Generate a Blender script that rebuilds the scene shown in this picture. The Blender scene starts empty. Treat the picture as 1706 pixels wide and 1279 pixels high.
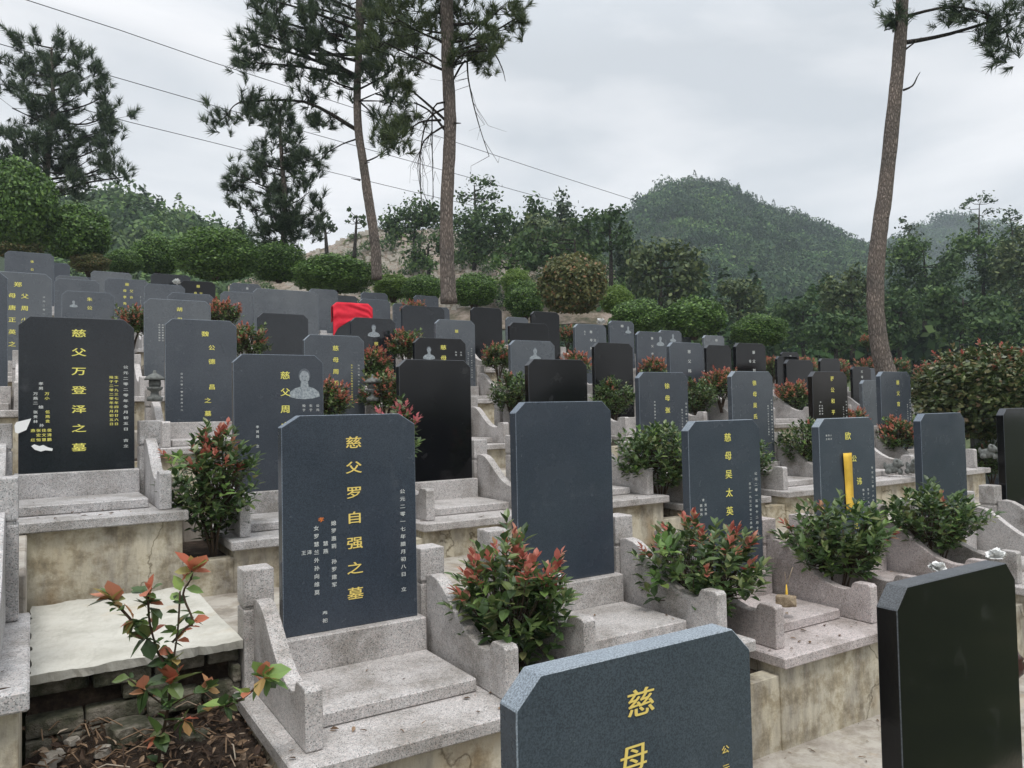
import bpy, bmesh, math, random
import numpy as np
from mathutils import Vector, Matrix
R = math.radians
random.seed(7); rng = np.random.default_rng(11)
scene = bpy.context.scene
col = scene.collection

# ------------------------------------------------------------------ camera
FWD = Vector((.53, .848, 0)).normalized(); RGT = Vector((FWD.y, -FWD.x, 0)); UP = Vector((0, 0, 1))
FPX = 1280.0; PITCH = math.atan(43.5 / 1280); ROLL = .02
cam = bpy.data.cameras.new('camera'); co = bpy.data.objects.new('camera', cam); col.objects.link(co)
f2 = FWD * math.cos(PITCH) + UP * math.sin(PITCH); u2 = UP * math.cos(PITCH) - FWD * math.sin(PITCH)
r3 = RGT * math.cos(ROLL) - u2 * math.sin(ROLL); u3 = u2 * math.cos(ROLL) + RGT * math.sin(ROLL)
co.matrix_world = Matrix(((r3.x, u3.x, -f2.x, 0), (r3.y, u3.y, -f2.y, 0), (r3.z, u3.z, -f2.z, 0), (0, 0, 0, 1)))
cam.sensor_fit = 'HORIZONTAL'; cam.sensor_width = 36; cam.lens = 36 * FPX / 1706
cam.clip_start = .05; cam.clip_end = 3000
scene.camera = co
# ------------------------------------------------------------------ world: overcast sky
SUN_EL, SUN_AZ = R(62), R(200)
w = bpy.data.worlds.new('World'); scene.world = w; w.use_nodes = True
nt = w.node_tree; nt.nodes.clear()
def N(nt, t, **k):
    n = nt.nodes.new(t)
    for a, b in k.items(): setattr(n, a, b)
    return n
out = N(nt, 'ShaderNodeOutputWorld'); bg = N(nt, 'ShaderNodeBackground'); sky = N(nt, 'ShaderNodeTexSky', sky_type='NISHITA')
sky.sun_disc = False; sky.sun_elevation = SUN_EL; sky.sun_rotation = SUN_AZ
tc = N(nt, 'ShaderNodeTexCoord'); sep = N(nt, 'ShaderNodeSeparateXYZ'); nt.links.new(tc.outputs['Generated'], sep.inputs[0])
mp = N(nt, 'ShaderNodeMapping'); mp.inputs['Scale'].default_value = (1.0, 1.0, 3.2); nt.links.new(tc.outputs['Generated'], mp.inputs[0])
no = N(nt, 'ShaderNodeTexNoise'); no.inputs['Scale'].default_value = 2.1; no.inputs['Detail'].default_value = 6; no.inputs['Distortion'].default_value = .4; no.inputs['Roughness'].default_value = .5
nt.links.new(mp.outputs[0], no.inputs['Vector'])
cr = N(nt, 'ShaderNodeValToRGB'); cr.color_ramp.elements[0].position = .38; cr.color_ramp.elements[1].position = .60
cr.color_ramp.elements[0].color = (.56, .59, .625, 1); cr.color_ramp.elements[1].color = (.82, .82, .835, 1)
nt.links.new(no.outputs['Fac'], cr.inputs[0])
mr = N(nt, 'ShaderNodeMapRange'); mr.inputs[1].default_value = .42; mr.inputs[2].default_value = 1; mr.inputs[3].default_value = 1.0; mr.inputs[4].default_value = 2.3
nt.links.new(sep.outputs[2], mr.inputs[0])
mul = N(nt, 'ShaderNodeVectorMath', operation='SCALE'); nt.links.new(cr.outputs[0], mul.inputs[0]); nt.links.new(mr.outputs[0], mul.inputs['Scale'])
ms = N(nt, 'ShaderNodeVectorMath', operation='SCALE'); ms.inputs['Scale'].default_value = .08; nt.links.new(sky.outputs[0], ms.inputs[0])
mx = N(nt, 'ShaderNodeMix', data_type='RGBA'); mx.inputs[0].default_value = .92
nt.links.new(ms.outputs[0], mx.inputs[6]); nt.links.new(mul.outputs[0], mx.inputs[7])
nt.links.new(mx.outputs[2], bg.inputs[0]); bg.inputs[1].default_value = .95; nt.links.new(bg.outputs[0], out.inputs[0])
sl = bpy.data.lights.new('sun', 'SUN'); so = bpy.data.objects.new('sun', sl); col.objects.link(so)
sl.energy = 1.5; sl.angle = R(14); sl.color = (1, .97, .93)
sd = Vector((math.sin(SUN_AZ) * math.cos(SUN_EL), math.cos(SUN_AZ) * math.cos(SUN_EL), math.sin(SUN_EL)))
so.rotation_euler = sd.to_track_quat('Z', 'Y').to_euler()
scene.view_settings.view_transform = 'Standard'; scene.view_settings.look = 'None'
scene.view_settings.exposure = .42; scene.view_settings.gamma = 1
scene.cycles.max_bounces = 6; scene.cycles.use_denoising = True
scene.cycles.transparent_max_bounces = 4; scene.cycles.volume_bounces = 1

def P(px, py, Z):
    """a point Z metres ahead, given by its direction in the photograph's pixels"""
    v = r3 * ((px - 853) / FPX) - u3 * ((py - 639.5) / FPX) + f2
    return v * (Z / v.dot(FWD))

# ------------------------------------------------------------------ helpers
def tag(o, label=None, cat=None, group=None, kind=None):
    for k, v in (('label', label), ('category', cat), ('group', group), ('kind', kind)):
        if v: o[k] = v
    return o
def empty(name, loc, label, cat, group=None, rz=0):
    o = bpy.data.objects.new(name, None); col.objects.link(o); o.location = loc; o.rotation_euler = (0, 0, rz)
    o.empty_display_size = .1
    return tag(o, label, cat, group)
def link(name, me, parent=None, mats=None):
    o = bpy.data.objects.new(name, me); col.objects.link(o)
    if mats:
        for m in (mats if isinstance(mats, (list, tuple)) else [mats]):
            me.materials.append(m)
    if parent: o.parent = parent
    return o
def pymesh(name, v, f, mi=None, smooth=False):
    me = bpy.data.meshes.new(name)
    me.from_pydata([tuple(a) for a in v] if not isinstance(v, np.ndarray) else v.tolist(), [], f if not isinstance(f, np.ndarray) else f.tolist())
    if mi is not None: me.polygons.foreach_set('material_index', mi)
    if smooth: me.polygons.foreach_set('use_smooth', [True] * len(me.polygons))
    me.update(); return me
def npmesh(name, v, f, mi=None, smooth=False):
    """v (n,3), f (m,k) equal-sized faces"""
    me = bpy.data.meshes.new(name); v = np.asarray(v, 'f'); f = np.asarray(f, 'i'); m, k = f.shape
    me.vertices.add(len(v)); me.vertices.foreach_set('co', v.ravel())
    me.loops.add(m * k); me.loops.foreach_set('vertex_index', f.ravel())
    me.polygons.add(m); me.polygons.foreach_set('loop_start', np.arange(0, m * k, k, dtype='i'))
    try: me.polygons.foreach_set('loop_total', np.full(m, k, 'i'))
    except Exception: pass
    if mi is not None: me.polygons.foreach_set('material_index', np.asarray(mi, 'i'))
    me.polygons.foreach_set('use_smooth', np.full(m, smooth))
    me.update(calc_edges=True); me.validate(); return me
def boxes(name, L, bev=.004, seg=1):
    """L: (x0,x1,y0,y1,z0,z1) boxes, bevelled, one mesh"""
    bm = bmesh.new()
    for b in L:
        x0, x1, y0, y1, z0, z1 = b[:6]
        vs = [bm.verts.new(p) for p in ((x0, y0, z0), (x1, y0, z0), (x1, y1, z0), (x0, y1, z0), (x0, y0, z1), (x1, y0, z1), (x1, y1, z1), (x0, y1, z1))]
        for q in ((0, 3, 2, 1), (4, 5, 6, 7), (0, 1, 5, 4), (1, 2, 6, 5), (2, 3, 7, 6), (3, 0, 4, 7)): bm.faces.new([vs[i] for i in q])
    if bev: bmesh.ops.bevel(bm, geom=bm.edges[:], offset=bev, segments=seg, profile=.6, affect='EDGES')
    me = bpy.data.meshes.new(name); bm.to_mesh(me); bm.free(); return me
def prism(name, prof, axis, a, b, bev=.004, seg=1):
    """extrude a 2-D outline: axis 'x' -> prof is (y,z); axis 'y' -> prof is (x,z); axis 'z' -> (x,y)"""
    bm = bmesh.new()
    def pt(p, t): return {'x': (t, p[0], p[1]), 'y': (p[0], t, p[1]), 'z': (p[0], p[1], t)}[axis]
    A = [bm.verts.new(pt(p, a)) for p in prof]; B = [bm.verts.new(pt(p, b)) for p in prof]
    bm.faces.new(A); bm.faces.new(B[::-1]); n = len(prof)
    for i in range(n): bm.faces.new((A[i], B[i], B[(i + 1) % n], A[(i + 1) % n]))
    bmesh.ops.recalc_face_normals(bm, faces=bm.faces[:])
    if bev: bmesh.ops.bevel(bm, geom=[e for e in bm.edges if e.calc_face_angle(0) > .5], offset=bev, segments=seg, profile=.6, affect='EDGES')
    me = bpy.data.meshes.new(name); bm.to_mesh(me); bm.free(); return me
class Tubes:
    def __init__(s): s.v = []; s.f = []
    def add(s, pts, rad, n=6, wob=0.0):
        pts = [Vector(p) for p in pts]; base = len(s.v); rings = []
        for i, p in enumerate(pts):
            t = (pts[min(i + 1, len(pts) - 1)] - pts[max(i - 1, 0)]).normalized()
            a = t.cross(Vector((.3, .2, 1)) if abs(t.z) < .9 else Vector((1, .1, 0))).normalized(); b = t.cross(a)
            r = rad[i] if isinstance(rad, (list, tuple)) else rad
            ring = []
            for k in range(n):
                an = 2 * math.pi * k / n; rr = r * (1 + wob * random.uniform(-1, 1))
                ring.append(len(s.v)); s.v.append(tuple(p + a * (math.cos(an) * rr) + b * (math.sin(an) * rr)))
            rings.append(ring)
        for q, w_ in zip(rings, rings[1:]):
            for k in range(n): s.f.append((q[k], q[(k + 1) % n], w_[(k + 1) % n], w_[k]))
        s.f.append(tuple(rings[0][::-1])); s.f.append(tuple(rings[-1]))
    def mesh(s, name, smooth=True): return pymesh(name, s.v, s.f, smooth=smooth)
def catmull(pts, n=4):
    pts = [Vector(p) for p in pts]; o = []
    for i in range(len(pts) - 1):
        a, b, c, d = pts[max(i - 1, 0)], pts[i], pts[i + 1], pts[min(i + 2, len(pts) - 1)]
        for k in range(n):
            t = k / n
            o.append(.5 * ((2 * b) + (c - a) * t + (2 * a - 5 * b + 4 * c - d) * t * t + (3 * b - a - 3 * c + d) * t ** 3))
    o.append(pts[-1]); return o

# ------------------------------------------------------------------ materials
def mat(name, base=(.5, .5, .5), rough=.6, spec=.5):
    m = bpy.data.materials.new(name); m.use_nodes = True; nt = m.node_tree; b = nt.nodes['Principled BSDF']
    b.inputs['Base Color'].default_value = (*base, 1); b.inputs['Roughness'].default_value = rough
    b.inputs['Specular IOR Level'].default_value = spec
    return m, nt, b
def coords(nt, kind='Object', scale=(1, 1, 1), rnd=True):
    t = N(nt, 'ShaderNodeTexCoord'); m = N(nt, 'ShaderNodeMapping'); m.inputs['Scale'].default_value = scale
    nt.links.new(t.outputs[kind], m.inputs[0])
    if rnd:
        oi = N(nt, 'ShaderNodeObjectInfo'); k = N(nt, 'ShaderNodeMath', operation='MULTIPLY'); k.inputs[1].default_value = 37
        nt.links.new(oi.outputs['Random'], k.inputs[0]); nt.links.new(k.outputs[0], m.inputs['Location'])
    return m.outputs[0]
def noise(nt, v, s, d=4, r=.55, dist=0):
    n = N(nt, 'ShaderNodeTexNoise'); n.inputs['Scale'].default_value = s; n.inputs['Detail'].default_value = d
    n.inputs['Roughness'].default_value = r; n.inputs['Distortion'].default_value = dist; nt.links.new(v, n.inputs['Vector']); return n.outputs['Fac']
def ramp(nt, f, st, interp='LINEAR'):
    r = N(nt, 'ShaderNodeValToRGB'); e = r.color_ramp.elements; r.color_ramp.interpolation = interp
    while len(e) < len(st): e.new(.5)
    for i, (p, c) in enumerate(st): e[i].position = p; e[i].color = (*c, 1)
    nt.links.new(f, r.inputs[0]); return r.outputs[0]
def mix(nt, f, a, b, mode='MIX'):
    m = N(nt, 'ShaderNodeMix', data_type='RGBA', blend_type=mode)
    for s, x in ((0, f), (6, a), (7, b)):
        if hasattr(x, 'is_output'): nt.links.new(x, m.inputs[s])
        else: m.inputs[s].default_value = x if s == 0 else (*x, 1)
    return m.outputs[2]
def bump(nt, b, h, s=.3, d=.01):
    n = N(nt, 'ShaderNodeBump'); n.inputs['Strength'].default_value = s; n.inputs['Distance'].default_value = d
    nt.links.new(h, n.inputs['Height']); nt.links.new(n.outputs[0], b.inputs['Normal'])

def granite(name, tint, stain=.5):
    m, nt, b = mat(name, rough=.62, spec=.4); v = coords(nt)
    vo = N(nt, 'ShaderNodeTexVoronoi'); vo.inputs['Scale'].default_value = 300; nt.links.new(v, vo.inputs['Vector'])
    g = N(nt, 'ShaderNodeSeparateColor'); nt.links.new(vo.outputs['Color'], g.inputs[0])
    t = Vector(tint)
    c = ramp(nt, g.outputs[0], [(0, t * .38), (.13, t * .55), (.2, t * .88), (.6, t * 1.05), (.85, Vector((t.x * 1.18, t.y * 1.05, t.z * 1.02))), (1, t * 1.45)])
    st = ramp(nt, noise(nt, v, 3.2, 7, .68), [(.36, (.46, .44, .40)), (.56, (1, 1, 1))])
    c = mix(nt, stain, c, mix(nt, 1.0, c, st, 'MULTIPLY'))
    fine = ramp(nt, noise(nt, v, 60, 3), [(.3, (.86, .86, .86)), (.7, (1.1, 1.1, 1.1))])
    c = mix(nt, 1.0, c, fine, 'MULTIPLY'); nt.links.new(c, b.inputs['Base Color'])
    bump(nt, b, noise(nt, v, 120, 4), .25, .003); return m
M = {}
M['granite'] = granite('speckled_granite', (.45, .44, .43), .8)
M['granite_cool'] = granite('grey_granite', (.43, .43, .43), .85)
M['granite_pink'] = granite('pinkish_granite', (.44, .405, .395), .75)
def headstone_mat(name, c, rough, spec, speck=.25, refl_patch=.03):
    m, nt, b = mat(name, c, rough, spec); v = coords(nt); c = Vector(c)
    n1 = ramp(nt, noise(nt, v, 260, 2, .7), [(.38, c * (1 - speck)), (.62, c * (1 + speck * 1.3))])
    n2 = ramp(nt, noise(nt, v, 2.2, 5, .6), [(.3, (.82, .84, .86)), (.7, (1.14, 1.13, 1.1))])
    n3 = ramp(nt, noise(nt, v, 6, 9, .68), [(.60, (0, 0, 0)), (.78, (refl_patch, refl_patch, refl_patch))])  # pale patches in the colour stand for blotchy reflections on the polish
    oi = N(nt, 'ShaderNodeObjectInfo'); tone = ramp(nt, oi.outputs['Random'], [(0, (.78, .80, .84)), (.5, (1, 1, 1)), (1, (1.28, 1.26, 1.22))])
    n1 = mix(nt, 1.0, n1, tone, 'MULTIPLY')
    cc = mix(nt, 1.0, mix(nt, 1.0, n1, n2, 'MULTIPLY'), n3, 'ADD'); nt.links.new(cc, b.inputs['Base Color'])
    r = N(nt, 'ShaderNodeMapRange'); r.inputs[1].default_value = .3; r.inputs[2].default_value = .7
    r.inputs[3].default_value = rough * .75; r.inputs[4].default_value = rough * 1.4
    nt.links.new(noise(nt, v, 5, 6, .6), r.inputs[0]); nt.links.new(r.outputs[0], b.inputs['Roughness'])
    bump(nt, b, noise(nt, v, 90, 3), .04, .002); return m
M['blue'] = headstone_mat('blue_grey_polished_stone', (.046, .058, .075), .22, .6)
M['slate'] = headstone_mat('slate_polished_stone', (.052, .061, .074), .22, .6)
M['grey'] = headstone_mat('grey_polished_stone', (.082, .092, .104), .24, .6)
M['dark'] = headstone_mat('dark_polished_stone', (.012, .015, .019), .12, .5)
M['black'] = headstone_mat('black_polished_stone', (.004, .0042, .005), .09, .36, .12)
M['brown'] = headstone_mat('brown_black_polished_stone', (.011, .008, .007), .12, .4)

def plaster(name, a, b_, dark, wear=.6, crack=.85):
    m, nt, b = mat(name, rough=.92, spec=.2); v = coords(nt, 'Object', rnd=False)
    c = ramp(nt, noise(nt, v, 2.6, 6, .6, .3), [(.3, a), (.7, b_)])
    st = ramp(nt, noise(nt, coords(nt, 'Object', (2.2, 2.2, .5), False), 2.4, 8, .72), [(.44, (0, 0, 0)), (.66, (1, 1, 1))])
    c = mix(nt, st, c, dark)
    rs = ramp(nt, noise(nt, coords(nt, 'Object', (1.4, 1.4, .8), False), 2.1, 4, .6), [(.60, (0, 0, 0)), (.74, (.7, .7, .7))])
    c = mix(nt, rs, c, Vector(dark) * .45 + Vector((.24, .15, .05)))
    sp = ramp(nt, noise(nt, v, 6, 10, .72, 0), [(.47, (1, 1, 1)), (.58, (.55, .50, .42)), (.66, (.30, .27, .22))])
    c = mix(nt, wear, c, mix(nt, 1.0, c, sp, 'MULTIPLY'))
    w_ = N(nt, 'ShaderNodeTexVoronoi', feature='DISTANCE_TO_EDGE'); w_.inputs['Scale'].default_value = 1.1; w_.inputs['Randomness'].default_value = 1
    dv = N(nt, 'ShaderNodeVectorMath', operation='ADD'); nn = N(nt, 'ShaderNodeTexNoise'); nn.inputs['Scale'].default_value = 4; nn.inputs['Detail'].default_value = 6; nt.links.new(v, nn.inputs['Vector'])
    sc = N(nt, 'ShaderNodeVectorMath', operation='SCALE'); sc.inputs['Scale'].default_value = .35; nt.links.new(nn.outputs['Color'], sc.inputs[0])
    nt.links.new(v, dv.inputs[0]); nt.links.new(sc.outputs[0], dv.inputs[1]); nt.links.new(dv.outputs[0], w_.inputs['Vector'])
    ck = ramp(nt, w_.outputs['Distance'], [(.0, (.25, .22, .18)), (.008, (1, 1, 1))])
    c = mix(nt, crack, c, mix(nt, 1.0, c, ck, 'MULTIPLY'))
    nt.links.new(c, b.inputs['Base Color']); bump(nt, b, noise(nt, v, 26, 8, .7), .55, .012); return m
M['plaster'] = plaster('weathered_cream_plaster', (.47, .42, .31), (.56, .52, .42), (.24, .22, .19), .75, .8)
M['concrete'] = plaster('weathered_concrete', (.37, .35, .31), (.45, .42, .37), (.27, .24, .21), .5, .4)
M['pad'] = plaster('pale_cement', (.50, .49, .44), (.545, .535, .48), (.42, .41, .36), .12, .12)
def simple(name, stops, scale=5, rough=.8, det=6, bmp=.3, bd=.01, spec=.3, sc=(1, 1, 1)):
    m, nt, b = mat(name, rough=rough, spec=spec); v = coords(nt, 'Object', sc, rnd=False)
    nt.links.new(ramp(nt, noise(nt, v, scale, det, .65), stops), b.inputs['Base Color'])
    if bmp: bump(nt, b, noise(nt, v, scale * 5, 5, .7), bmp, bd)
    return m
M['soil'] = simple('dark_leafy_soil', [(.3, (.018, .013, .01)), (.5, (.05, .034, .024)), (.62, (.10, .07, .05)), (.75, (.16, .13, .10))], 14, .95, 10, .9, .03)
M['brick'] = simple('mossy_old_brick', [(.32, (.03, .034, .022)), (.46, (.09, .09, .06)), (.56, (.18, .165, .13)), (.70, (.34, .31, .26))], 9, .95, 10, 1.0, .02)
M['grass'] = simple('rough_grass_ground', [(.3, (.025, .04, .016)), (.55, (.06, .08, .03)), (.75, (.13, .12, .07))], 1.3, .95, 9, .6, .05)
M['rubble'] = simple('pale_rubble_slope', [(.35, (.07, .08, .04)), (.46, (.20, .17, .12)), (.58, (.42, .34, .28)), (.8, (.58, .52, .48))], .8, .95, 12, 1.0, .5)
M['hill'] = simple('wooded_hill_ground', [(.3, (.012, .022, .012)), (.7, (.04, .06, .03))], .05, .95, 8, .5, .5)
def barkmat(name, a, b_, s):
    m, nt, b = mat(name, rough=.95, spec=.15); v = coords(nt, 'Object', (s, s, s * .28), rnd=False)
    vo = N(nt, 'ShaderNodeTexVoronoi', feature='DISTANCE_TO_EDGE'); vo.inputs['Scale'].default_value = 1.0
    nz = N(nt, 'ShaderNodeTexNoise'); nz.inputs['Scale'].default_value = 1.2; nt.links.new(v, nz.inputs['Vector'])
    ad = N(nt, 'ShaderNodeVectorMath', operation='ADD'); nt.links.new(v, ad.inputs[0]); nt.links.new(nz.outputs['Color'], ad.inputs[1]); nt.links.new(ad.outputs[0], vo.inputs['Vector'])
    c = ramp(nt, vo.outputs['Distance'], [(0, Vector(a) * .7), (.10, a), (.4, b_)])
    v2 = coords(nt, 'Object', rnd=False); c = mix(nt, 1.0, c, ramp(nt, noise(nt, v2, 1.6, 5), [(.3, (.7, .7, .7)), (.7, (1.25, 1.15, 1.1))]), 'MULTIPLY')
    nt.links.new(c, b.inputs['Base Color']); bump(nt, b, vo.outputs['Distance'], .9, .05); return m
M['bark'] = barkmat('pine_bark', (.15, .132, .118), (.31, .275, .245), 30)
M['bark_dark'] = barkmat('dark_bark', (.03, .028, .024), (.09, .078, .068), 22)
M['twig'], *_ = mat('brown_twig', (.07, .05, .035), .9, .2)
def leafmat(name, stops, rough=.45, trans=.25, spec=.4, clump=0):
    m, nt, b = mat(name, rough=rough, spec=spec); g = N(nt, 'ShaderNodeNewGeometry')
    c = ramp(nt, g.outputs['Random Per Island'], stops)
    if clump:   # each tree its own green
        w_ = N(nt, 'ShaderNodeTexVoronoi'); w_.inputs['Scale'].default_value = 1 / clump; nt.links.new(coords(nt, rnd=False), w_.inputs['Vector'])
        q_ = N(nt, 'ShaderNodeSeparateColor'); nt.links.new(w_.outputs['Color'], q_.inputs[0])
        c = mix(nt, 1.0, c, ramp(nt, q_.outputs[0], [(0, (.5, .62, .6)), (.5, (.95, .95, .9)), (.85, (1.25, 1.35, 1.05)), (1, (1.9, 1.8, 1.3))]), 'MULTIPLY')
    nt.links.new(c, b.inputs['Base Color'])
    if trans:
        tr = N(nt, 'ShaderNodeBsdfTranslucent'); nt.links.new(c, tr.inputs[0]); mx = N(nt, 'ShaderNodeMixShader'); mx.inputs[0].default_value = trans
        nt.links.new(b.outputs[0], mx.inputs[1]); nt.links.new(tr.outputs[0], mx.inputs[2])
        nt.links.new(mx.outputs[0], nt.nodes['Material Output'].inputs[0])
    return m
M['leaf'] = leafmat('photinia_green_leaf', [(0, (.035, .065, .022)), (.35, (.06, .11, .035)), (.7, (.10, .16, .05)), (.88, (.16, .21, .07)), (1, (.20, .20, .09))], .38, .25, .5)
M['leaf_coral'] = leafmat('coral_new_leaf', [(0, (.50, .14, .08)), (.6, (.62, .26, .16)), (.9, (.45, .33, .12)), (1, (.25, .30, .09))], .45, .4)
M['leaf_olive'] = leafmat('olive_glossy_leaf', [(0, (.025, .042, .016)), (.4, (.06, .09, .03)), (.75, (.12, .15, .055)), (.93, (.20, .18, .08)), (1, (.30, .20, .13))], .35, .2, .5)
M['leaf_red'] = leafmat('photinia_red_leaf', [(0, (.30, .07, .05)), (.5, (.50, .16, .12)), (.8, (.58, .28, .20)), (1, (.36, .24, .11))], .45, .35)
M['leaf_fresh'] = leafmat('fresh_light_leaf', [(0, (.07, .15, .04)), (.5, (.16, .28, .08)), (1, (.30, .42, .12))], .4, .35)
M['leaf_rose'] = leafmat('deep_pink_leaf', [(0, (.42, .08, .10)), (1, (.65, .24, .24))], .45, .35)
M['bush'] = leafmat('round_bush_leaf', [(0, (.028, .060, .016)), (.5, (.078, .155, .034)), (.88, (.14, .25, .055)), (1, (.24, .36, .09))], .5, .25)
M['bush_bright'] = leafmat('bright_bush_leaf', [(0, (.06, .11, .025)), (.5, (.13, .22, .04)), (1, (.25, .36, .08))], .5, .35)  # some bushes are a brighter green
M['bush_brown'] = leafmat('bronze_bush_leaf', [(0, (.045, .065, .02)), (.5, (.11, .13, .045)), (.85, (.19, .19, .07)), (1, (.30, .15, .08))], .5, .25)
M['bush_core'] = simple('shaded_bush_core', [(.35, (.02, .04, .012)), (.65, (.06, .11, .03))], 14, .9, 6, .8, .05)  # solid core; the bush's inner shade is put into its darker green
M['needle'] = leafmat('pine_needles', [(0, (.022, .044, .026)), (.6, (.058, .095, .048)), (1, (.12, .16, .075))], .6, .15)
M['needle_pale'] = leafmat('lighter_pine_needles', [(0, (.035, .058, .024)), (.6, (.075, .11, .04)), (1, (.15, .18, .065))], .6, .2)  # a lighter green for some of the trees
M['canopy'] = leafmat('woodland_canopy', [(0, (.014, .036, .016)), (.5, (.035, .074, .030)), (.85, (.062, .11, .042)), (1, (.11, .155, .065))], .8, .15, .2, 8)
M['canopy_mid'] = leafmat('nearer_woodland_leaf', [(0, (.026, .056, .020)), (.5, (.060, .108, .038)), (1, (.13, .19, .065))], .7, .25, .3, 4)
M['gold'], *_ = mat('gilt_paint', (.80, .74, .17), .45, .5)
M['goldor'], *_ = mat('worn_gilt_paint', (.80, .62, .17), .45, .5)
M['white'], *_ = mat('white_paint', (.62, .64, .62), .6, .3)
M['orange'], *_ = mat('orange_red_paint', (.75, .22, .05), .5, .3)
M['etch'] = simple('etched_portrait', [(.35, (.16, .19, .21)), (.65, (.42, .46, .48))], 60, .7, 4, 0)
M['etch_dark'] = simple('etched_hair', [(.35, (.06, .07, .085)), (.65, (.15, .17, .19))], 60, .7, 4, 0)
M['etch_pale'] = simple('etched_face', [(.35, (.20, .23, .25)), (.65, (.38, .41, .43))], 60, .7, 4, 0)  # palest etched tone, for face and collar
M['red'] = simple('red_cloth', [(.3, (.55, .010, .03)), (.7, (.78, .03, .055))], 5, .75, 5, .5, .01)
M['yellow'] = simple('yellow_ribbon', [(.3, (.66, .40, .05)), (.7, (.84, .56, .08))], 9, .75, 4, .4, .004)
M['paper'], *_ = mat('white_paper', (.78, .79, .78), .8, .2)
M['rock'] = simple('tan_rock', [(.3, (.18, .13, .08)), (.7, (.42, .34, .24))], 30, .95, 8, .8, .01)
M['statue'] = simple('grey_carved_stone', [(.3, (.07, .075, .07)), (.7, (.20, .21, .20))], 30, .9, 6, .6, .01)
M['pebble'] = simple('pale_stone_chip', [(.3, (.22, .19, .15)), (.7, (.5, .47, .42))], 20, .9, 6, .5, .01)
M['cable'], *_ = mat('cable_black', (.03, .03, .035), .7, .2)
M['deadleaf'] = leafmat('dead_leaf', [(0, (.05, .03, .02)), (.5, (.13, .08, .045)), (.9, (.28, .19, .12)), (1, (.4, .35, .28))], .8, .1)
M['pot'], *_ = mat('brown_glazed_pot', (.05, .022, .018), .25, .5)

# ------------------------------------------------------------------ glyphs
fc = bpy.data.curves.new('glyph', 'FONT'); fc.resolution_u = 3; fo = bpy.data.objects.new('glyph', fc); col.objects.link(fo)
GL = {}
def glyph(ch):
    if ch not in GL:
        fc.body = ch; fc.offset = .005
        me = bpy.data.meshes.new_from_object(fo.evaluated_get(bpy.context.evaluated_depsgraph_get()))
        v = [(p.co.x - .5, p.co.y - .38) for p in me.vertices]; f = [tuple(p.vertices) for p in me.polygons]
        GL[ch] = (v, f); bpy.data.meshes.remove(me)
    return GL[ch]
def inscription(spec, wid, hgt):
    """spec rows: text, x as a share of the width, drop of the first sign from the top, sign w, sign h, pitch, colour index"""
    V, F, MI = [], [], []
    for text, fx, dz, cw, ch_, pit, ci in spec:
        for i, c in enumerate(text):
            if c == ' ': continue
            gv, gf = glyph(c); b0 = len(V); x = fx * wid; z = hgt - dz - i * pit
            if z < .03: break
            for sh in (0, 1):
                b0 = len(V)
                for gx, gy in gv: V.append((x + (gx + (-.008, .012)[sh]) * cw, (-.0022, -.0026)[sh], z + (gy + (0, .008)[sh]) * ch_))
                for q in gf: F.append(tuple(b0 + k for k in q)); MI.append(ci)
    return V, F, MI

# ------------------------------------------------------------------ tombs
ROWY = lambda k: 3.3 + 2.1 * k
TW = .06
cache = {}
def cached(key, fn):
    if key not in cache: cache[key] = fn()
    return cache[key]
def wing_profile():
    p = [(.02, 0), (.02, .375), (-.03, .385), (-.09, .375), (-.15, .345), (-.21, .30), (-.27, .255), (-.33, .215), (-.40, .182), (-.47, .165), (-.53, .163), (-.563, .172), (-.575, .200), (-.59, .213), (-.675, .213), (-.69, .20), (-.69, 0)]
    return p
def portrait_mesh(cx, cz, s):
    V, F, MI = [], [], []
    def poly(pts, y, m):
        b = len(V); V.extend((cx + a * s, y, cz + c * s) for a, c in pts); F.append(tuple(range(b, b + len(pts)))); MI.append(m)
    el = lambda ax, az, ox, oz, n=20: [(ox + ax * math.cos(2 * math.pi * k / n), oz + az * math.sin(2 * math.pi * k / n)) for k in range(n)]
    poly([(-.95, -1), (-.9, -.72), (-.62, -.5), (-.25, -.38), (-.22, -.1), (.22, -.1), (.25, -.38), (.62, -.5), (.9, -.72), (.95, -1), (.5, -1.12), (0, -1.16), (-.5, -1.12)], -.0012, 0)
    poly(el(.37, .44, 0, .30), -.0018, 1)
    poly(el(.30, .40, 0, .20), -.0024, 2)
    for sx in (-1, 1): poly(el(.06, .025, sx * .12, .26, 8), -.003, 1)
    poly(el(.09, .02, 0, 0, 8), -.003, 1); poly(el(.03, .08, 0, .13, 6), -.003, 0)
    poly([(-.18, -.38), (.18, -.38), (0, -.75)], -.0024, 2)
    return V, F, MI
TOMBS = []
M['rim'] = headstone_mat('honed_skylit_edge', (.17, .20, .235), .6, .4, .35); M['rim_dark'] = headstone_mat('honed_skylit_black_edge', (.05, .056, .065), .5, .4, .35)  # rough honed edges; sky light on upward faces put into the pale tone
def rimmed(me, kind):
    me.materials.append(M[kind]); me.materials.append(M['rim_dark' if kind in ('black', 'brown', 'dark') else 'rim'])
    for p in me.polygons:
        if p.normal.z > .3 or (abs(p.normal.x) > .3 and abs(p.normal.y) > .2) : p.material_index = 1
    return me
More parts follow.
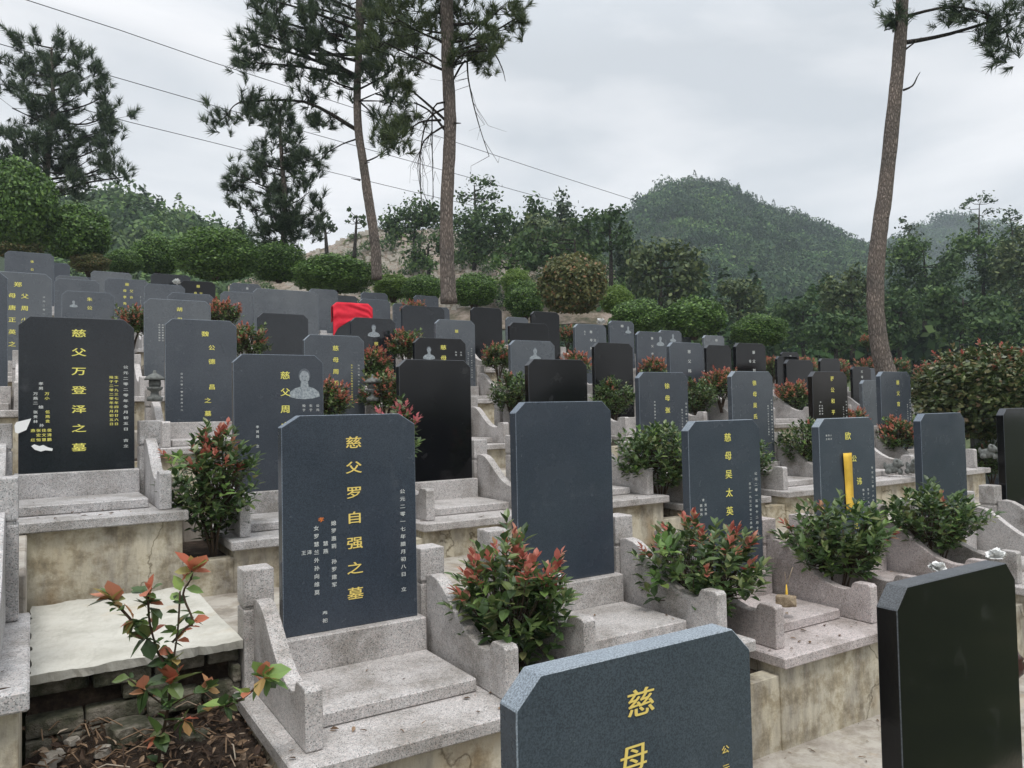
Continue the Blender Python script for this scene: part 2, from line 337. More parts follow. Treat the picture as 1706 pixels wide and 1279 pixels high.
def tomb(k, r, ztop, kind, label, wid=.62, H=.94, ins=None, portrait=None, ch=(.06, .055), gran='granite', cols=('gold', 'white'), dy=0, full=True):
    slab = ztop - H - .20; y = ROWY(k) + dy
    t = empty('tomb', (r, y, slab), label, 'tomb', 'headstone tombs on the cemetery terraces')
    TOMBS.append((k, r, wid, slab, y)); g = M[gran]; cx, cz = ch; key = (round(wid, 3), round(H, 3))
    link('headstone', cached(('h', key, ch, kind), lambda: rimmed(prism('headstone', [(0, .20), (wid, .20), (wid, .20 + H - cz), (wid - cx, .20 + H), (cx, .20 + H), (0, .20 + H - cz)], 'y', 0, TW, .0025), kind)), t)
    hs = t.children[-1] if t.children else None
    hs = [o for o in bpy.data.objects if o.parent == t][-1] if hs is None else hs
    link('base_block', cached(('b', key, gran), lambda: _m(boxes('base_block', [(-.025, wid + .025, -.045, .11, .003, .20)], .005), g)), t)
    link('cover_slab', cached(('c', key, gran), lambda: _m(boxes('cover_slab', [(-.02, wid + .02, -.52, -.047, .002, .055)], .005), g)), t)
    link('platform', cached(('p', key, gran), lambda: _m(boxes('platform', [(-.19, wid + .19, -.80, .16, -.055, 0)], .006), g)), t)
    for s in (0, 1):
        x0 = -.155 if s == 0 else wid + .03
        link('pillar', cached(('q', s, key, gran), lambda: _m(boxes('pillar', [(x0, x0 + .125, .022, .147, .002, .335), (x0 + .006, x0 + .119, .028, .141, .334, .350), (x0, x0 + .125, .022, .147, .349, .50)], .007, 2), g)), t)
        x1 = -.118 if s == 0 else wid + .055
        link('side_wall', cached(('w', s, key, gran), lambda: _m(prism('side_wall', [(a, b + .002) for a, b in wing_profile()], 'x', x1, x1 + .063, .006, 2), g)), t)
    if ins:
        V, F, MI = inscription(ins, wid, H)
        if V:
            me = pymesh('inscription', V, F, MI)
            o = link('inscription', me, hs, [M[c] for c in cols] + [M['orange']]); o.location.z = .20
    if portrait:
        V, F, MI = portrait_mesh(portrait[0] * wid, .20 + H - portrait[1], portrait[2])
        link('portrait', pymesh('portrait', V, F, MI), hs, [M['etch'], M['etch_dark'], M['etch_pale']])
    return t
def _m(me, m): me.materials.append(m); return me

def title(s, x=.5, dz=.10, cw=.078, chh=.054, pit=.112): return (s, x, dz, cw, chh, pit, 0)
def dates(wid=.62, a='公元二零一五年十二月十八日', b='生于一九三三年十二月初六', x=.92, dz=.34):
    return [(a, x, dz, .026, .019, .034, 1), (b, x - .09, dz + .06, .022, .017, .027, 1)]
def kin(x=.2, dz=.55): return [('孝', x + .03, dz, .024, .019, .03, 1), ('男女媳孙', x, dz + .04, .024, .018, .03, 1), ('女婿外孙', x + .07, dz + .04, .024, .018, .03, 1)]
S = 'small '
# front row (k=-1)
tomb(-1, .745, -.492, 'blue', 'nearest blue-grey headstone tomb, cut off by the bottom edge, two big gilt characters', ch=(.055, .055),
     ins=[('慈', .475, .10, .076, .058, .1, 0), ('母', .44, .205, .076, .058, .1, 0), ('公元二零一', .855, .252, .024, .018, .040, 0)], cols=('goldor', 'gold'))
tomb(-1, 1.93, -.492, 'black', 'nearest glossy black headstone tomb with nothing written on it, cut off by the bottom edge', ch=(.05, .055))
# row 0
tomb(0, -.815, .44, 'slate', 'tomb cut off at the left edge, grey granite pillar beside the empty cement pad', dy=-.12, gran='granite_cool')
main_ins = [('慈父罗自强之墓', .515, .125, .078, .056, .1115, 0), ('孝', .27, .455, .028, .022, .03, 2),
            ('媳罗惠莉 孙罗建军', .36, .475, .024, .022, .0335, 1), ('慧燕', .30, .56, .024, .022, .0335, 1), ('女罗慧兰外孙向维莫', .235, .49, .024, .022, .0345, 1),
            ('王', .145, .59, .022, .02, .03, 1), ('泽', .185, .59, .022, .02, .03, 1), ('奉祀', .29, .86, .024, .02, .032, 1), ('公元二零一七年腊月初八日 立', .89, .36, .027, .021, .0345, 1)]
tomb(0, .90, -.005, 'blue', 'blue-grey headstone tomb right beside the empty cement pad, seven gold characters in one column', ins=main_ins, ch=(.08, .05), cols=('goldor', 'white'))
tomb(0, 2.08, .04, 'blue', 'blank blue-grey headstone tomb between the seven-character tomb and the five-character tomb')
tomb(0, 3.28, -.088, 'blue', 'blue-grey headstone tomb with five gold characters and red-tipped shrub at its left foot', gran='granite_pink',
     ins=[title('慈母吴太英之墓', .53, .105, .062, .056, .112)] + dates() + [('孝', .17, .47, .02, .018, .026, 1), ('媳刘凤', .14, .50, .02, .018, .026, 1), ('男女孙', .20, .50, .02, .018, .026, 1)])
yel = tomb(0, 4.49, -.10, 'blue', 'blue-grey headstone tomb with a yellow ribbon hanging down its front', gran='granite_pink',
     ins=[('欧', .50, .125, .068, .058, .1, 0), ('公', .60, .285, .056, .05, .1, 0), ('讳', .68, .445, .062, .056, .1, 0), ('帮', .63, .61, .062, .056, .1, 0), ('之', .6, .75, .06, .05, .1, 0),
          ('年公元二零一八年正月初十', .93, .36, .022, .018, .033, 1), ('生于一九四一年三月', .84, .51, .022, .018, .03, 1), ('殁于二零一八年', .75, .51, .022, .018, .03, 1), ('孝男女媳', .23, .55, .022, .018, .03, 1), ('外孙', .17, .6, .022, .018, .03, 1), ('山清水秀', .22, .09, .02, .016, .0001, 1)][:-1]
         + [(c, .12 + .04 * i, .115, .017, .014, .02, 1) for i, c in enumerate('福地人')] + [(c, .12 + .04 * i, .14, .017, .014, .02, 1) for i, c in enumerate('杰地灵')])
tomb(0, 5.70, -.09, 'blue', 'blank blue-grey headstone tomb right of the one with the yellow ribbon')
tomb(0, 6.93, -.07, 'black', 'black headstone tomb cut off by the right edge, in the yellow ribbon row')
# row 1
wan = [title('慈父万登泽之墓', .505, .095, .082, .052, .1165), ('公元二零二零年冬月初五日 吉立', .92, .30, .030, .020, .0355, 1),
       ('生于一九三七年四月廿六日', .835, .365, .024, .018, .0265, 0), ('殁于二零二零年冬月初五日', .79, .365, .024, .018, .0265, 0),
       ('孝男', .185, .405, .026, .02, .028, 1), ('万小', .235, .465, .026, .02, .028, 0), ('万燕二', .14, .465, .026, .02, .028, 1), ('媳', .185, .545, .026, .02, .028, 1),
       ('张贵林', .14, .575, .024, .02, .028, 1), ('伍燕贵', .24, .575, .024, .02, .028, 0), ('孙', .19, .655, .024, .02, .028, 1),
       ('张宏恒', .165, .685, .024, .02, .028, 0), ('佳文慧', .21, .685, .024, .02, .028, 0), ('俊清鹏', .255, .685, .024, .02, .028, 0), ('燕 红', .12, .685, .024, .02, .028, 0)]
tomb(1, -.07, .62, 'dark', 'dark glossy headstone tomb with seven bright yellow characters and a scrap of white paper', ins=wan, gran='granite_cool')
tomb(1, 1.155, .42, 'slate', 'blue-grey headstone tomb with gold characters and a portrait etched at its upper right', gran='granite_cool',
     ins=[title('慈父周之墓', .56, .145, .07, .058, .118), ('孝男周 立', .25, .50, .022, .02, .033, 1), ('公元', .93, .36, .024, .02, .03, 1), ('生于', .85, .36, .024, .02, .03, 1), ('殁于', .77, .36, .024, .02, .03, 1)], portrait=(.78, .18, .115))
tomb(1, 2.365, .405, 'black', 'blank black headstone tomb left of and behind the blank blue-grey one')
tomb(1, 3.54, .43, 'black', 'blank black headstone tomb showing just above the blank blue-grey headstone')
tomb(1, 4.76, .33, 'slate', 'blue-grey headstone tomb with three gold characters above a dense dark shrub', ins=[title('徐母张', .56, .13, .066, .056, .115), ('孝男女媳孙立', .3, .28, .02, .018, .03, 1), *dates(x=.95, dz=.3)])
tomb(1, 5.99, .35, 'slate', 'blue-grey headstone tomb with gold characters between two light curved granite side walls, upper right', ins=[title('徐母吴氏', .54, .12, .062, .056, .115), *dates(x=.95, dz=.3)])
tomb(1, 7.26, .36, 'brown', 'brown-black headstone tomb with pale gold characters, orange hedge around it', ins=[title('蒋公和平', .56, .08, .066, .058, .125), *dates(x=.95, dz=.34), *kin(.18, .34)])
tomb(1, 8.52, .37, 'slate', 'blue-grey headstone tomb between the tall leaning pine and the big bush', ins=[title('慈父官', .56, .13, .066, .058, .13), *dates(x=.95, dz=.34)])
tomb(1, 10.57, -.30, 'slate', 'low grey headstone tomb half hidden beneath the big bronze-green bush', ins=[title('父母')])
# row 2
tomb(2, -.79, 1.215, 'slate', 'dark blue-grey headstone tomb cut off at the left edge, only its right rim showing')
tomb(2, 1.015, .89, 'slate', 'grey headstone tomb with six gold characters set in a zigzag', ins=[('魏', .55, .13, .068, .052, .1, 0), ('公', .64, .255, .06, .05, .1, 0), ('德', .64, .385, .062, .052, .1, 0), ('昌', .64, .62, .062, .052, .1, 0), ('之', .58, .745, .062, .05, .1, 0), ('墓', .58, .865, .062, .052, .1, 0), ('公元二零一零年正月十六', .22, .50, .022, .018, .033, 1)])
tomb(2, 2.28, .79, 'slate', 'grey headstone tomb with four gold characters, behind the left of the blank black one', ins=[title('慈母周秀', .51, .13, .066, .056, .118), ('生于一九三五年四月十六日丑时', .78, .30, .022, .018, .027, 0), ('公元二零一六年三月', .90, .30, .022, .018, .033, 1)])
tomb(2, 3.47, .80, 'black', 'black headstone tomb with a portrait left of its first gold character', ins=[title('慈母', .55, .10, .075, .055, .115), ('公元', .9, .15, .024, .02, .03, 1), ('年月', .8, .15, .024, .02, .03, 1)], portrait=(.27, .15, .075))
tomb(2, 4.68, .81, 'grey', 'grey headstone tomb with an etched white portrait and no writing in view', portrait=(.54, .14, .085))
tomb(2, 5.90, .82, 'black', 'tall blank black headstone tomb standing alone right of the grey one with the white portrait')
tomb(2, 7.16, .86, 'slate', 'grey headstone tomb with three pale characters, left of a black pair', ins=[title('慈父韩', .57, .12, .06, .05, .13), *dates(x=.9, dz=.5)], cols=('white', 'white'))
tomb(2, 8.43, .89, 'black', 'black headstone tomb with pale characters, below the right-hand round clipped bush', ins=[title('慈父刘', .58, .13, .06, .05, .13), ('母', .45, .26, .05, .045, .1, 0)], cols=('white', 'white'))
tomb(2, 9.50, .67, 'black', 'small blank black headstone tomb amid orange-tipped hedge, left of the brown-black one')
tomb(2, 11.34, .37, 'grey', 'small pale grey headstone tomb tucked left behind the blue-grey one by the tall pine', ins=[title('曹公墓', .62, .14, .06, .055, .13)], cols=('white', 'white'))
# row 3
tomb(3, -.44, 1.56, 'grey', 'wide grey headstone tomb at the left edge with two columns of gold characters', ins=[('郑', .5, .13, .075, .055, .1, 0), ('母唐正英之', .42, .25, .07, .055, .128, 0), ('父周少', .60, .25, .07, .055, .128, 0), ('公元二零一一年', .88, .25, .024, .02, .045, 1)])
tomb(3, 1.08, 1.36, 'grey', 'broad grey headstone tomb with two gold characters above the zigzag-lettered one', wid=.72, ins=[title('胡母', .52, .11, .066, .052, .12), ('孝男女媳孙曾孙', .22, .30, .022, .018, .03, 1), ('女婿外孙曾孙立', .27, .30, .022, .018, .03, 1)])
tomb(3, 2.35, 1.26, 'dark', 'blank dark grey headstone tomb with a small orange shrub at its left')
tomb(3, 3.54, 1.26, 'dark', 'dark headstone tomb with a portrait above its gold characters, before the red cloth', ins=[title('慈父周俊', .55, .34, .062, .05, .105), *dates(x=.93, dz=.48)], portrait=(.5, .15, .09))
tomb(3, 4.77, 1.29, 'grey', 'light grey headstone tomb with one gold character, standing left of a blank purplish-black one', ins=[title('慈母', .52, .16, .06, .05, .13), *dates(x=.9, dz=.4)])
tomb(3, 5.98, 1.30, 'black', 'wide low black headstone tomb just before a taller black one by the bronze bush', wid=.7)
tomb(3, 7.18, 1.33, 'slate', 'grey headstone tomb with a white paper scrap on top and pale characters', ins=[title('慈母吴', .5, .12, .055, .045, .13), ('父', .62, .25, .055, .045, .1, 0), ('先人', .3, .12, .03, .03, .04, 1)], cols=('white', 'white'))
tomb(3, 8.45, 1.26, 'slate', 'grey headstone tomb with an etched oval portrait at upper right and pale characters', ins=[title('慈父李秀', .52, .11, .055, .045, .13)], portrait=(.82, .13, .09), cols=('white', 'white'))
tomb(3, 10.04, 1.08, 'black', 'blank black headstone tomb left of the black one with pale characters, under the round bushes')
tomb(3, 11.9, .92, 'black', 'small black headstone tomb far right amid hedge, just left of the brown-black one\'s top')
tomb(3, 13.18, .90, 'black', 'small black headstone tomb far right, directly behind the brown-black one')
tomb(3, 14.2, .75, 'black', 'small black headstone tomb peeping out right of the brown-black one', ins=[title('父母')], cols=('white', 'white'))
# row 4
tomb(4, .33, 1.70, 'grey', 'grey headstone tomb with a faint portrait at left, just above the far left dark one', ins=[title('朱公', .52, .10, .066, .054, .115)], portrait=(.22, .16, .05))
tomb(4, 1.62, 1.76, 'grey', 'grey headstone tomb mostly hidden behind the broad grey one with two gold characters')
tomb(4, 2.80, 1.90, 'grey', 'very wide pale grey headstone tomb behind the blank dark grey one', wid=.98)
redt = tomb(4, 4.03, 1.75, 'dark', 'headstone tomb draped with bright red cloth')
tomb(4, 5.20, 1.78, 'dark', 'wide blank dark grey headstone tomb right of the red-draped one', wid=.78)
tomb(4, 6.51, 1.82, 'black', 'blank purplish-black headstone tomb just right of the foot of the nearer pine trunk')
tomb(4, 7.77, 1.81, 'black', 'tall blank black headstone tomb against the large bronze bush')
tomb(4, 9.6, 1.72, 'slate', 'small grey headstone tomb with a tiny portrait, behind the one with paper on top', portrait=(.75, .15, .08), ins=[title('慈', .5)], cols=('white', 'white'))
tomb(4, 10.9, 1.58, 'slate', 'small grey headstone tomb with tiny oval portrait squeezed behind two others, under the round bushes', portrait=(.6, .13, .09))
tomb(4, 12.17, 1.52, 'grey', 'small pale grey headstone tomb between the two round clipped bushes', ins=[title('慈', .6)], cols=('white', 'white'))
tomb(4, 14.66, 1.22, 'black', 'tiny black headstone tomb with one pale character, right of the right-hand round bush', ins=[title('慈', .5)], cols=('white', 'white'))
tomb(4, 16.4, 1.05, 'black', 'tiny black headstone tomb behind the small blank black one, far right')
tomb(4, 18.0, .88, 'slate', 'tiny grey headstone tomb at the very foot of the tall leaning pine')
# row 5
far = [(5, .29, 2.19, .62, 'grey', 'pale blank headstone tomb just above the one with the faint portrait'),
       (5, 1.56, 2.20, .62, 'grey', 'pale blank headstone tomb behind the broad grey one, upper left'),
       (5, 2.75, 2.15, .62, 'grey', 'pale blank headstone tomb left of the very wide one, upper left centre'),
       (5, 3.85, 2.18, .62, 'slate', 'blank headstone tomb peeping over the right part of the very wide pale one'),
       (5, 5.26, 2.17, .62, 'slate', 'blank headstone tomb directly behind the red-draped one\'s right corner'),
       (5, 6.55, 2.10, .62, 'slate', 'small blank headstone tomb just left of the nearer pine trunk, behind the wide dark one'),
       (5, 8.52, 1.98, .55, 'grey', 'small grey headstone tomb left of the tall black one by the bronze bush'),
       (5, 13.41, 1.80, .50, 'grey', 'tiny brownish grey headstone tomb under the left one of the two round clipped bushes'),
       (6, -.41, 2.95, .74, 'grey', 'pale headstone tomb topmost at the left edge, in the shade of a dark bush'),
       (6, 1.13, 2.59, .74, 'grey', 'pale headstone tomb with two columns of gold characters in the high left rows'),
       (6, 2.43, 2.64, .64, 'black', 'black headstone tomb with gold characters in the high left rows, below the largest round bush'),
       (6, 3.35, 2.66, .60, 'grey', 'pale headstone tomb with a column of small marks, below the widest round bush'),
       (6, 4.10, 2.53, .55, 'grey', 'tiny pale headstone tomb below the dark round bush'),
       (6, 4.95, 2.65, .62, 'grey', 'pale headstone tomb left of the red-draped one, in the highest row there'),
       (6, 6.10, 2.65, .62, 'slate', 'headstone tomb with two white specks on top, high behind the red-draped one'),
       (6, 7.36, 2.66, .62, 'slate', 'small blank headstone tomb touching the left side of the nearer pine trunk, highest there'),
       (7, .40, 2.92, .6, 'grey', 'sliver of a pale headstone tomb between higher and lower ones at upper left'),
       (7, 2.16, 3.10, .8, 'dark', 'dark wide headstone tomb with a white ornament before the largest round bush'),
       (7, 6.20, 2.88, .6, 'slate', 'sliver of a headstone tomb directly above the red cloth\'s left corner'),
       (7, 7.75, 2.77, .6, 'slate', 'sliver of a headstone tomb between the farther and nearer pine trunks'),
       (8, .13, 3.54, .6, 'slate', 'headstone tomb behind the topmost left one, at its right shoulder'),
       (8, 1.15, 3.42, .85, 'grey', 'wide pale headstone tomb at upper left just below the yellowish bush'),
       (9, .93, 3.60, .6, 'slate', 'smallest sliver of a headstone tomb at upper left below the yellowish bush')]
FI = {(6, -.41): [title('徐公', .55, .16, .05, .05, .14)], (6, 1.13): [title('慈', .5, .1, .07, .06, .1), ('母李秀', .45, .22, .06, .055, .12, 0), ('父许', .6, .22, .06, .055, .12, 0), *dates(x=.9, dz=.25)],
      (6, 2.43): [title('慈', .5, .1, .07, .06, .1), ('母氏', .42, .24, .06, .055, .12, 0), ('父公', .58, .24, .06, .055, .12, 0)], (6, 3.35): [title('慈父吴公墓', .55, .1, .05, .05, .12)]}
for k, r, zt, wd, kd, lb in far:
    tomb(k, r, zt, kd, lb, wid=wd, ins=FI.get((k, r)), gran='granite_cool', cols=('white' if r > 3 else 'gold', 'white'))
bpy.data.objects.remove(fo)

# ------------------------------------------------------------------ terraces: walls, floors, soil
rows = {}
for k, r, wd, sb, y in TOMBS: rows.setdefault(k, []).append((r, wd, sb, y))
def slab_at(k, x):
    L = sorted(rows[k]); xs = [a[0] + a[1] / 2 for a in L]; return float(np.interp(x, xs, [a[2] for a in L]))
def floor_z(k, x):
    return -1.69 if k == -1 else slab_at(k, x) + .12
walk = []; XMIN, XMAX = -4.5, 26
for k in sorted(rows):
    L = sorted(rows[k]); wall = []; soilb = []; y0 = ROWY(k) - .75; XMAX = L[-1][0] + L[-1][1] + (1.2 if k > 0 else 3)
    for i, (r, wd, sb, y) in enumerate(L):
        yy = y - .75; low = sb - 1.4 if k <= 0 else sb - .95
        wall.append((r - .165, r + wd + .165, yy, y + .14, low, sb - .057))
        nx = L[i + 1][0] - .165 if i + 1 < len(L) else XMAX
        a, b = r + wd + .165, nx
        if k == 0 and i == 0: continue
        zg = min(sb, L[i + 1][2] if i + 1 < len(L) else sb) - .10
        if b - a > .005:
            wall.append((a - .01, b + .01, yy + .012, yy + .11, low - .01, zg))
            soilb.append((a - .01, b + .01, yy + .10, y + .145, zg - .3, zg - .015))
    if k not in (0,): wall.append((XMIN, L[0][0] - .16, y0 + .012, y0 + .11, L[0][2] - 1.0, L[0][2] - .1)); soilb.append((XMIN, L[0][0] - .16, y0 + .10, y0 + .89, L[0][2] - .5, L[0][2] - .12))
    else: wall.append((XMIN, L[0][0] - .16, y0 + .012, y0 + .11, L[0][2] - 1.0, L[0][2] - .1)); soilb.append((XMIN, L[0][0] - .16, y0 + .10, y0 + .89, L[0][2] - .5, L[0][2] - .12))
    names = {-1: 'foremost', 0: 'front', 1: 'second', 2: 'third', 3: 'fourth', 4: 'fifth', 5: 'sixth', 6: 'seventh', 7: 'eighth', 8: 'ninth', 9: 'tenth'}
    wo = link('retaining_wall', boxes('retaining_wall', wall, .004), None, M['plaster'])
    tag(wo, {-1: 'stained cream plaster retaining wall under the two tombs nearest the camera', 0: 'stained cream plaster retaining wall under the yellow ribbon row of tombs',
             1: 'stained cream plaster retaining wall behind the empty cement pad, under the dark yellow-lettered tomb'}.get(k, f'cream plaster retaining wall holding up the {names[k]} row of tombs uphill'), 'wall', 'terrace walls')
    so_ = link('soil', boxes('soil', soilb, .0), None, M['soil']); tag(so_, kind='structure')
    # floor behind this row
    y1 = ROWY(k) + .16; y2 = ROWY(k + 1) - .74; edges = [XMIN] + [a[0] - .30 for a in L][1:] + [XMAX]
    for i in range(len(edges) - 1):
        xm = L[i][0] + .3; fz = floor_z(k, xm)
        e0, e1 = edges[i], edges[i + 1]
        if k == 0 and i == 0: e1 = -.02
        if k == 0 and i == 1: e0 = .745
        if k == -1: walk.append((e0 + .001, e1 - .001, y1 - .02, y2 + .02, fz - .25, fz)); continue
        walk.append((e0 + .001, e1 - .001, y1 - .02, y2 + .02, fz - .35, fz))
wk = link('walkway', boxes('walkway', walk, .006), None, M['concrete']); tag(wk, kind='structure')

# empty lot: cement pad over broken brickwork, dirt below
def rough_slab(name, x0, x1, y0, y1, z1, th, nx=40, ny=30):
    V = []; F = []
    for j in range(ny + 1):
        for i in range(nx + 1):
            u, v_ = i / nx, j / ny; x = x0 + (x1 - x0) * u; y = y0 + (y1 - y0) * v_
            if j == 0: y += random.uniform(-.005, .005) + (.012 if i in (7, 22, 31) else 0)
            if i == 0: x += random.uniform(-.008, .008)
            V.append((x, y, z1 + .004 * math.sin(i * .5 + j * .3) + random.uniform(-.0015, .0015)))
    n = (nx + 1) * (ny + 1)
    V += [(x, y + (.012 * random.random()), z1 - th) for (x, y, z) in V]
    W = nx + 1
    for j in range(ny):
        for i in range(nx):
            a = j * W + i; F.append((a, a + 1, a + W + 1, a + W)); F.append((n + a, n + a + W, n + a + W + 1, n + a + 1))
    for i in range(nx):
        F.append((i, n + i, n + i + 1, i + 1)); a = ny * W + i; F.append((a, a + 1, n + a + 1, n + a))
    for j in range(ny):
        a = j * W; F.append((a, a + W, n + a + W, n + a)); a = j * W + nx; F.append((a, n + a, n + a + W, a + W))
    return pymesh(name, V, F)
pad = link('cement_pad', rough_slab('cement_pad', -.005, .742, 3.33, 4.56, -.93, .035), None, M['pad'])
tag(pad, 'empty pale cement pad with a broken front edge, on the vacant lot at left', 'pad')
bl = []
for c in range(4):
    x = -.02 - (c % 2) * .1; z = -.968 - c * .068
    while x < .75:
        wbr = random.uniform(.19, .22)
        if not (c > 0 and random.random() < .3): bl.append((max(x, -.02), min(x + wbr - random.uniform(.004, .016), .738), 3.352 + random.uniform(0, .045) - c * .012, 3.47, z - .062 + random.uniform(-.004, .006), z))
        x += wbr
brick = link('brick_wall', boxes('brick_wall', bl, .011, 2), None, M['brick']); tag(brick, 'crumbling mossy brick courses under the broken edge of the cement pad', 'wall')
core = link('lot_fill', boxes('lot_fill', [(-.015, .735, 3.44, 4.57, -1.6, -.967)], 0), None, M['soil']); core.name = 'ground_fill'; tag(core, kind='structure')
# dirt sheet
V = []; F = []; nx, ny = 50, 50
for j in range(ny + 1):
    for i in range(nx + 1):
        x = -.02 + .76 * i / nx; y = 2.45 + 1.05 * j / ny
        z = -1.36 + .17 * (y - 2.45) + .035 * math.sin(x * 9 + y * 4) * math.cos(y * 7) + random.uniform(-.012, .012) + .05 * max(0, math.sin(x * 5)) * max(0, y - 3.0)
        V.append((x, y, z))
for j in range(ny):
    for i in range(nx): a = j * (nx + 1) + i; F.append((a, a + 1, a + nx + 2, a + nx + 1))
dirt = link('dirt', pymesh('dirt', V, F, smooth=True), None, M['soil']); tag(dirt, kind='structure')

# ------------------------------------------------------------------ leaves
def leaf_unit(wd=.54, fold=.10, droop=.12):
    v = np.array([(0, 0, 0), (-.5 * wd, .35, fold), (-.42 * wd, .68, fold * .7 - droop * .5), (0, 1, -droop), (.42 * wd, .68, fold * .7 - droop * .5), (.5 * wd, .35, fold), (0, .35, 0), (0, .68, -droop * .5)])
    f = [(0, 6, 1), (0, 5, 6), (1, 6, 7, 2), (6, 5, 4, 7), (2, 7, 3), (7, 4, 3)]
    return v, f
LU, LF = leaf_unit()
def frame(d, roll):
    d = d / np.linalg.norm(d); a = np.cross(d, (0, 0, 1.0)); 
    if np.linalg.norm(a) < 1e-3: a = np.array((1.0, 0, 0))
    a /= np.linalg.norm(a); n = np.cross(a, d)
    a2 = a * math.cos(roll) + n * math.sin(roll); return a2, d, np.cross(a2, d)
class Leaves:
    def __init__(s): s.v = []; s.f = []; s.m = []; s.n = 0
    def leaf(s, p, d, L, mi, roll=0, wd=1.0):
        a, d, n = frame(np.array(d, float), roll); u = LU * L
        s.v.append(np.array(p) + np.outer(u[:, 0] * wd, a) + np.outer(u[:, 1], d) + np.outer(u[:, 2], n))
        s.f += [tuple(k + s.n for k in q) for q in LF]; s.m += [mi] * 6; s.n += 8
    def mesh(s, name): return pymesh(name, np.concatenate(s.v), s.f, s.m)
def shoot(lv, p, d, n, L, mi, spread=.9, length=.09):
    d = np.array(d, float); d /= np.linalg.norm(d)
    for i in range(n):
        an = i * 2.4 + random.random(); t = i / max(n - 1, 1)
        a, _, nn = frame(d, 0); side = a * math.cos(an) + nn * math.sin(an)
        dd = d * (.25 + t * .8) + side * spread * (1.15 - .75 * t); ll = L * random.uniform(.75, 1.15) * (1 - .25 * t)
        lv.leaf(p + d * length * t, dd, ll, mi, random.uniform(-.3, .3))
def shrub_meshes(seed, rx, ry, rz, hgt, nsh, L=.065, red=.35, nl=8, flat=0.0, redtop=.15):
    """crown ellipsoid centred at height hgt above the root"""
    st = random.getstate(); random.seed(seed); lv = Leaves(); tb = Tubes()
    stems = []
    for i in range(6):
        an = i * 1.05 + random.random() * .4; m = Vector((math.cos(an) * rx * .35, math.sin(an) * ry * .35, hgt * .8)); stems.append(m)
        tb.add(catmull([(random.uniform(-.015, .015), random.uniform(-.015, .015), 0), m * .5 + Vector((0, 0, .02)), m]), [.009] * 5 + [.006] * 4, 5)
    for i in range(nsh):
        while True:
            q = Vector((random.uniform(-1, 1), random.uniform(-1, 1), random.uniform(-.85, 1)))
            if .45 < q.length < 1: break
        q = q * (random.uniform(.92, 1.08))
        if random.random() < .12 and q.z > .1: q *= 1.18
        p = Vector((q.x * rx, q.y * ry, hgt + q.z * rz)); s0 = min(stems, key=lambda m: (m - p).length)
        tb.add([s0, (s0 + p) * .5 + Vector((0, 0, -.02)), p], [.004, .003, .002], 4)
        d = Vector((q.x * .8, q.y * .8, .7 + max(q.z, 0) * .6))
        isred = q.z > redtop and q.length > .6 and random.random() < red
        if isred: shoot(lv, np.array(p), d, max(5, nl - 1), L * .78, 1, .55, L * .9)
        shoot(lv, np.array(p) - np.array(d.normalized()) * L * (1.2 if isred else .3), d, nl, L, 0 if random.random() > .06 else 2, 1.0, L * 1.4)
    random.setstate(st)
    return lv.mesh('foliage'), tb.mesh('stems')
def shrub(loc, meshes, label, mats=('leaf', 'leaf_red', 'leaf_fresh'), name='photinia_shrub', group='red-tipped shrubs planted between the tombs', rz=0, sc=1, cat='shrub', szz=None):
    e = empty(name, loc, label, cat, group, rz); e.scale = (sc, sc, szz or sc)
    f, s = meshes
    fm = f
    if not f.materials:
        for m in mats: f.materials.append(M[m])
        s.materials.append(M['twig'])
    link('foliage', fm, e); link('stems', s, e); return e

# close shrubs, each of its own (gap x, y, soil z)
def gapz(k, x): return slab_at(k, x) - .16
shrub((1.80, 2.92, -1.28), shrub_meshes(1, .21, .25, .29, .40, 130, .080, .5), 'red-tipped shrub between the front gold-lettered tomb and the blank blue-grey one')
shrub((2.995, 2.95, -1.30), shrub_meshes(2, .30, .28, .24, .41, 150, .078, .36), 'broad red-tipped shrub overhanging a curved side wall, left of the five-character tomb')
shrub((4.19, 2.98, -1.33), shrub_meshes(3, .29, .27, .22, .46, 150, .078, .12), 'mostly green shrub on a bare stem in front of the yellow ribbon tomb')
shrub((5.40, 3.05, -1.33), shrub_meshes(4, .30, .27, .21, .46, 150, .074, .03), 'green shrub without red tips in front of the blank headstone, right of the ribbon tomb')
shrub((.90, 4.80, -.86), shrub_meshes(5, .22, .21, .34, .42, 150, .072, .3), 'tall leggy red-tipped shrub beside the dark yellow-lettered tomb, above the pad')
shrub((2.06, 4.75, -.75), shrub_meshes(6, .13, .15, .2, .58, 50, .07, .95), 'shrub with long rosy shoots peeping from behind the front gold-lettered headstone', mats=('leaf', 'leaf_rose', 'leaf_fresh'))
shrub((3.26, 4.85, -.80), shrub_meshes(7, .15, .17, .25, .40, 75, .06, .5), 'red-tipped shrub at the left edge of the blank blue-grey headstone')
V8 = shrub_meshes(8, .33, .30, .24, .40, 230, .072, .02); shrub((4.48, 4.85, -.86), V8, 'dense dark shrub right of the blank blue-grey headstone, without red tips')
shrub((5.69, 4.95, -.86), shrub_meshes(9, .17, .2, .22, .34, 80, .06, .05), 'dark shrub behind the right shoulder of the five-character headstone')
V10 = shrub_meshes(10, .22, .22, .20, .34, 160, .055, .1)
V11 = shrub_meshes(12, .24, .22, .20, .34, 160, .055, .75, redtop=-.3)
V12 = shrub_meshes(13, .24, .22, .20, .34, 150, .055, 1.0, redtop=-.1)
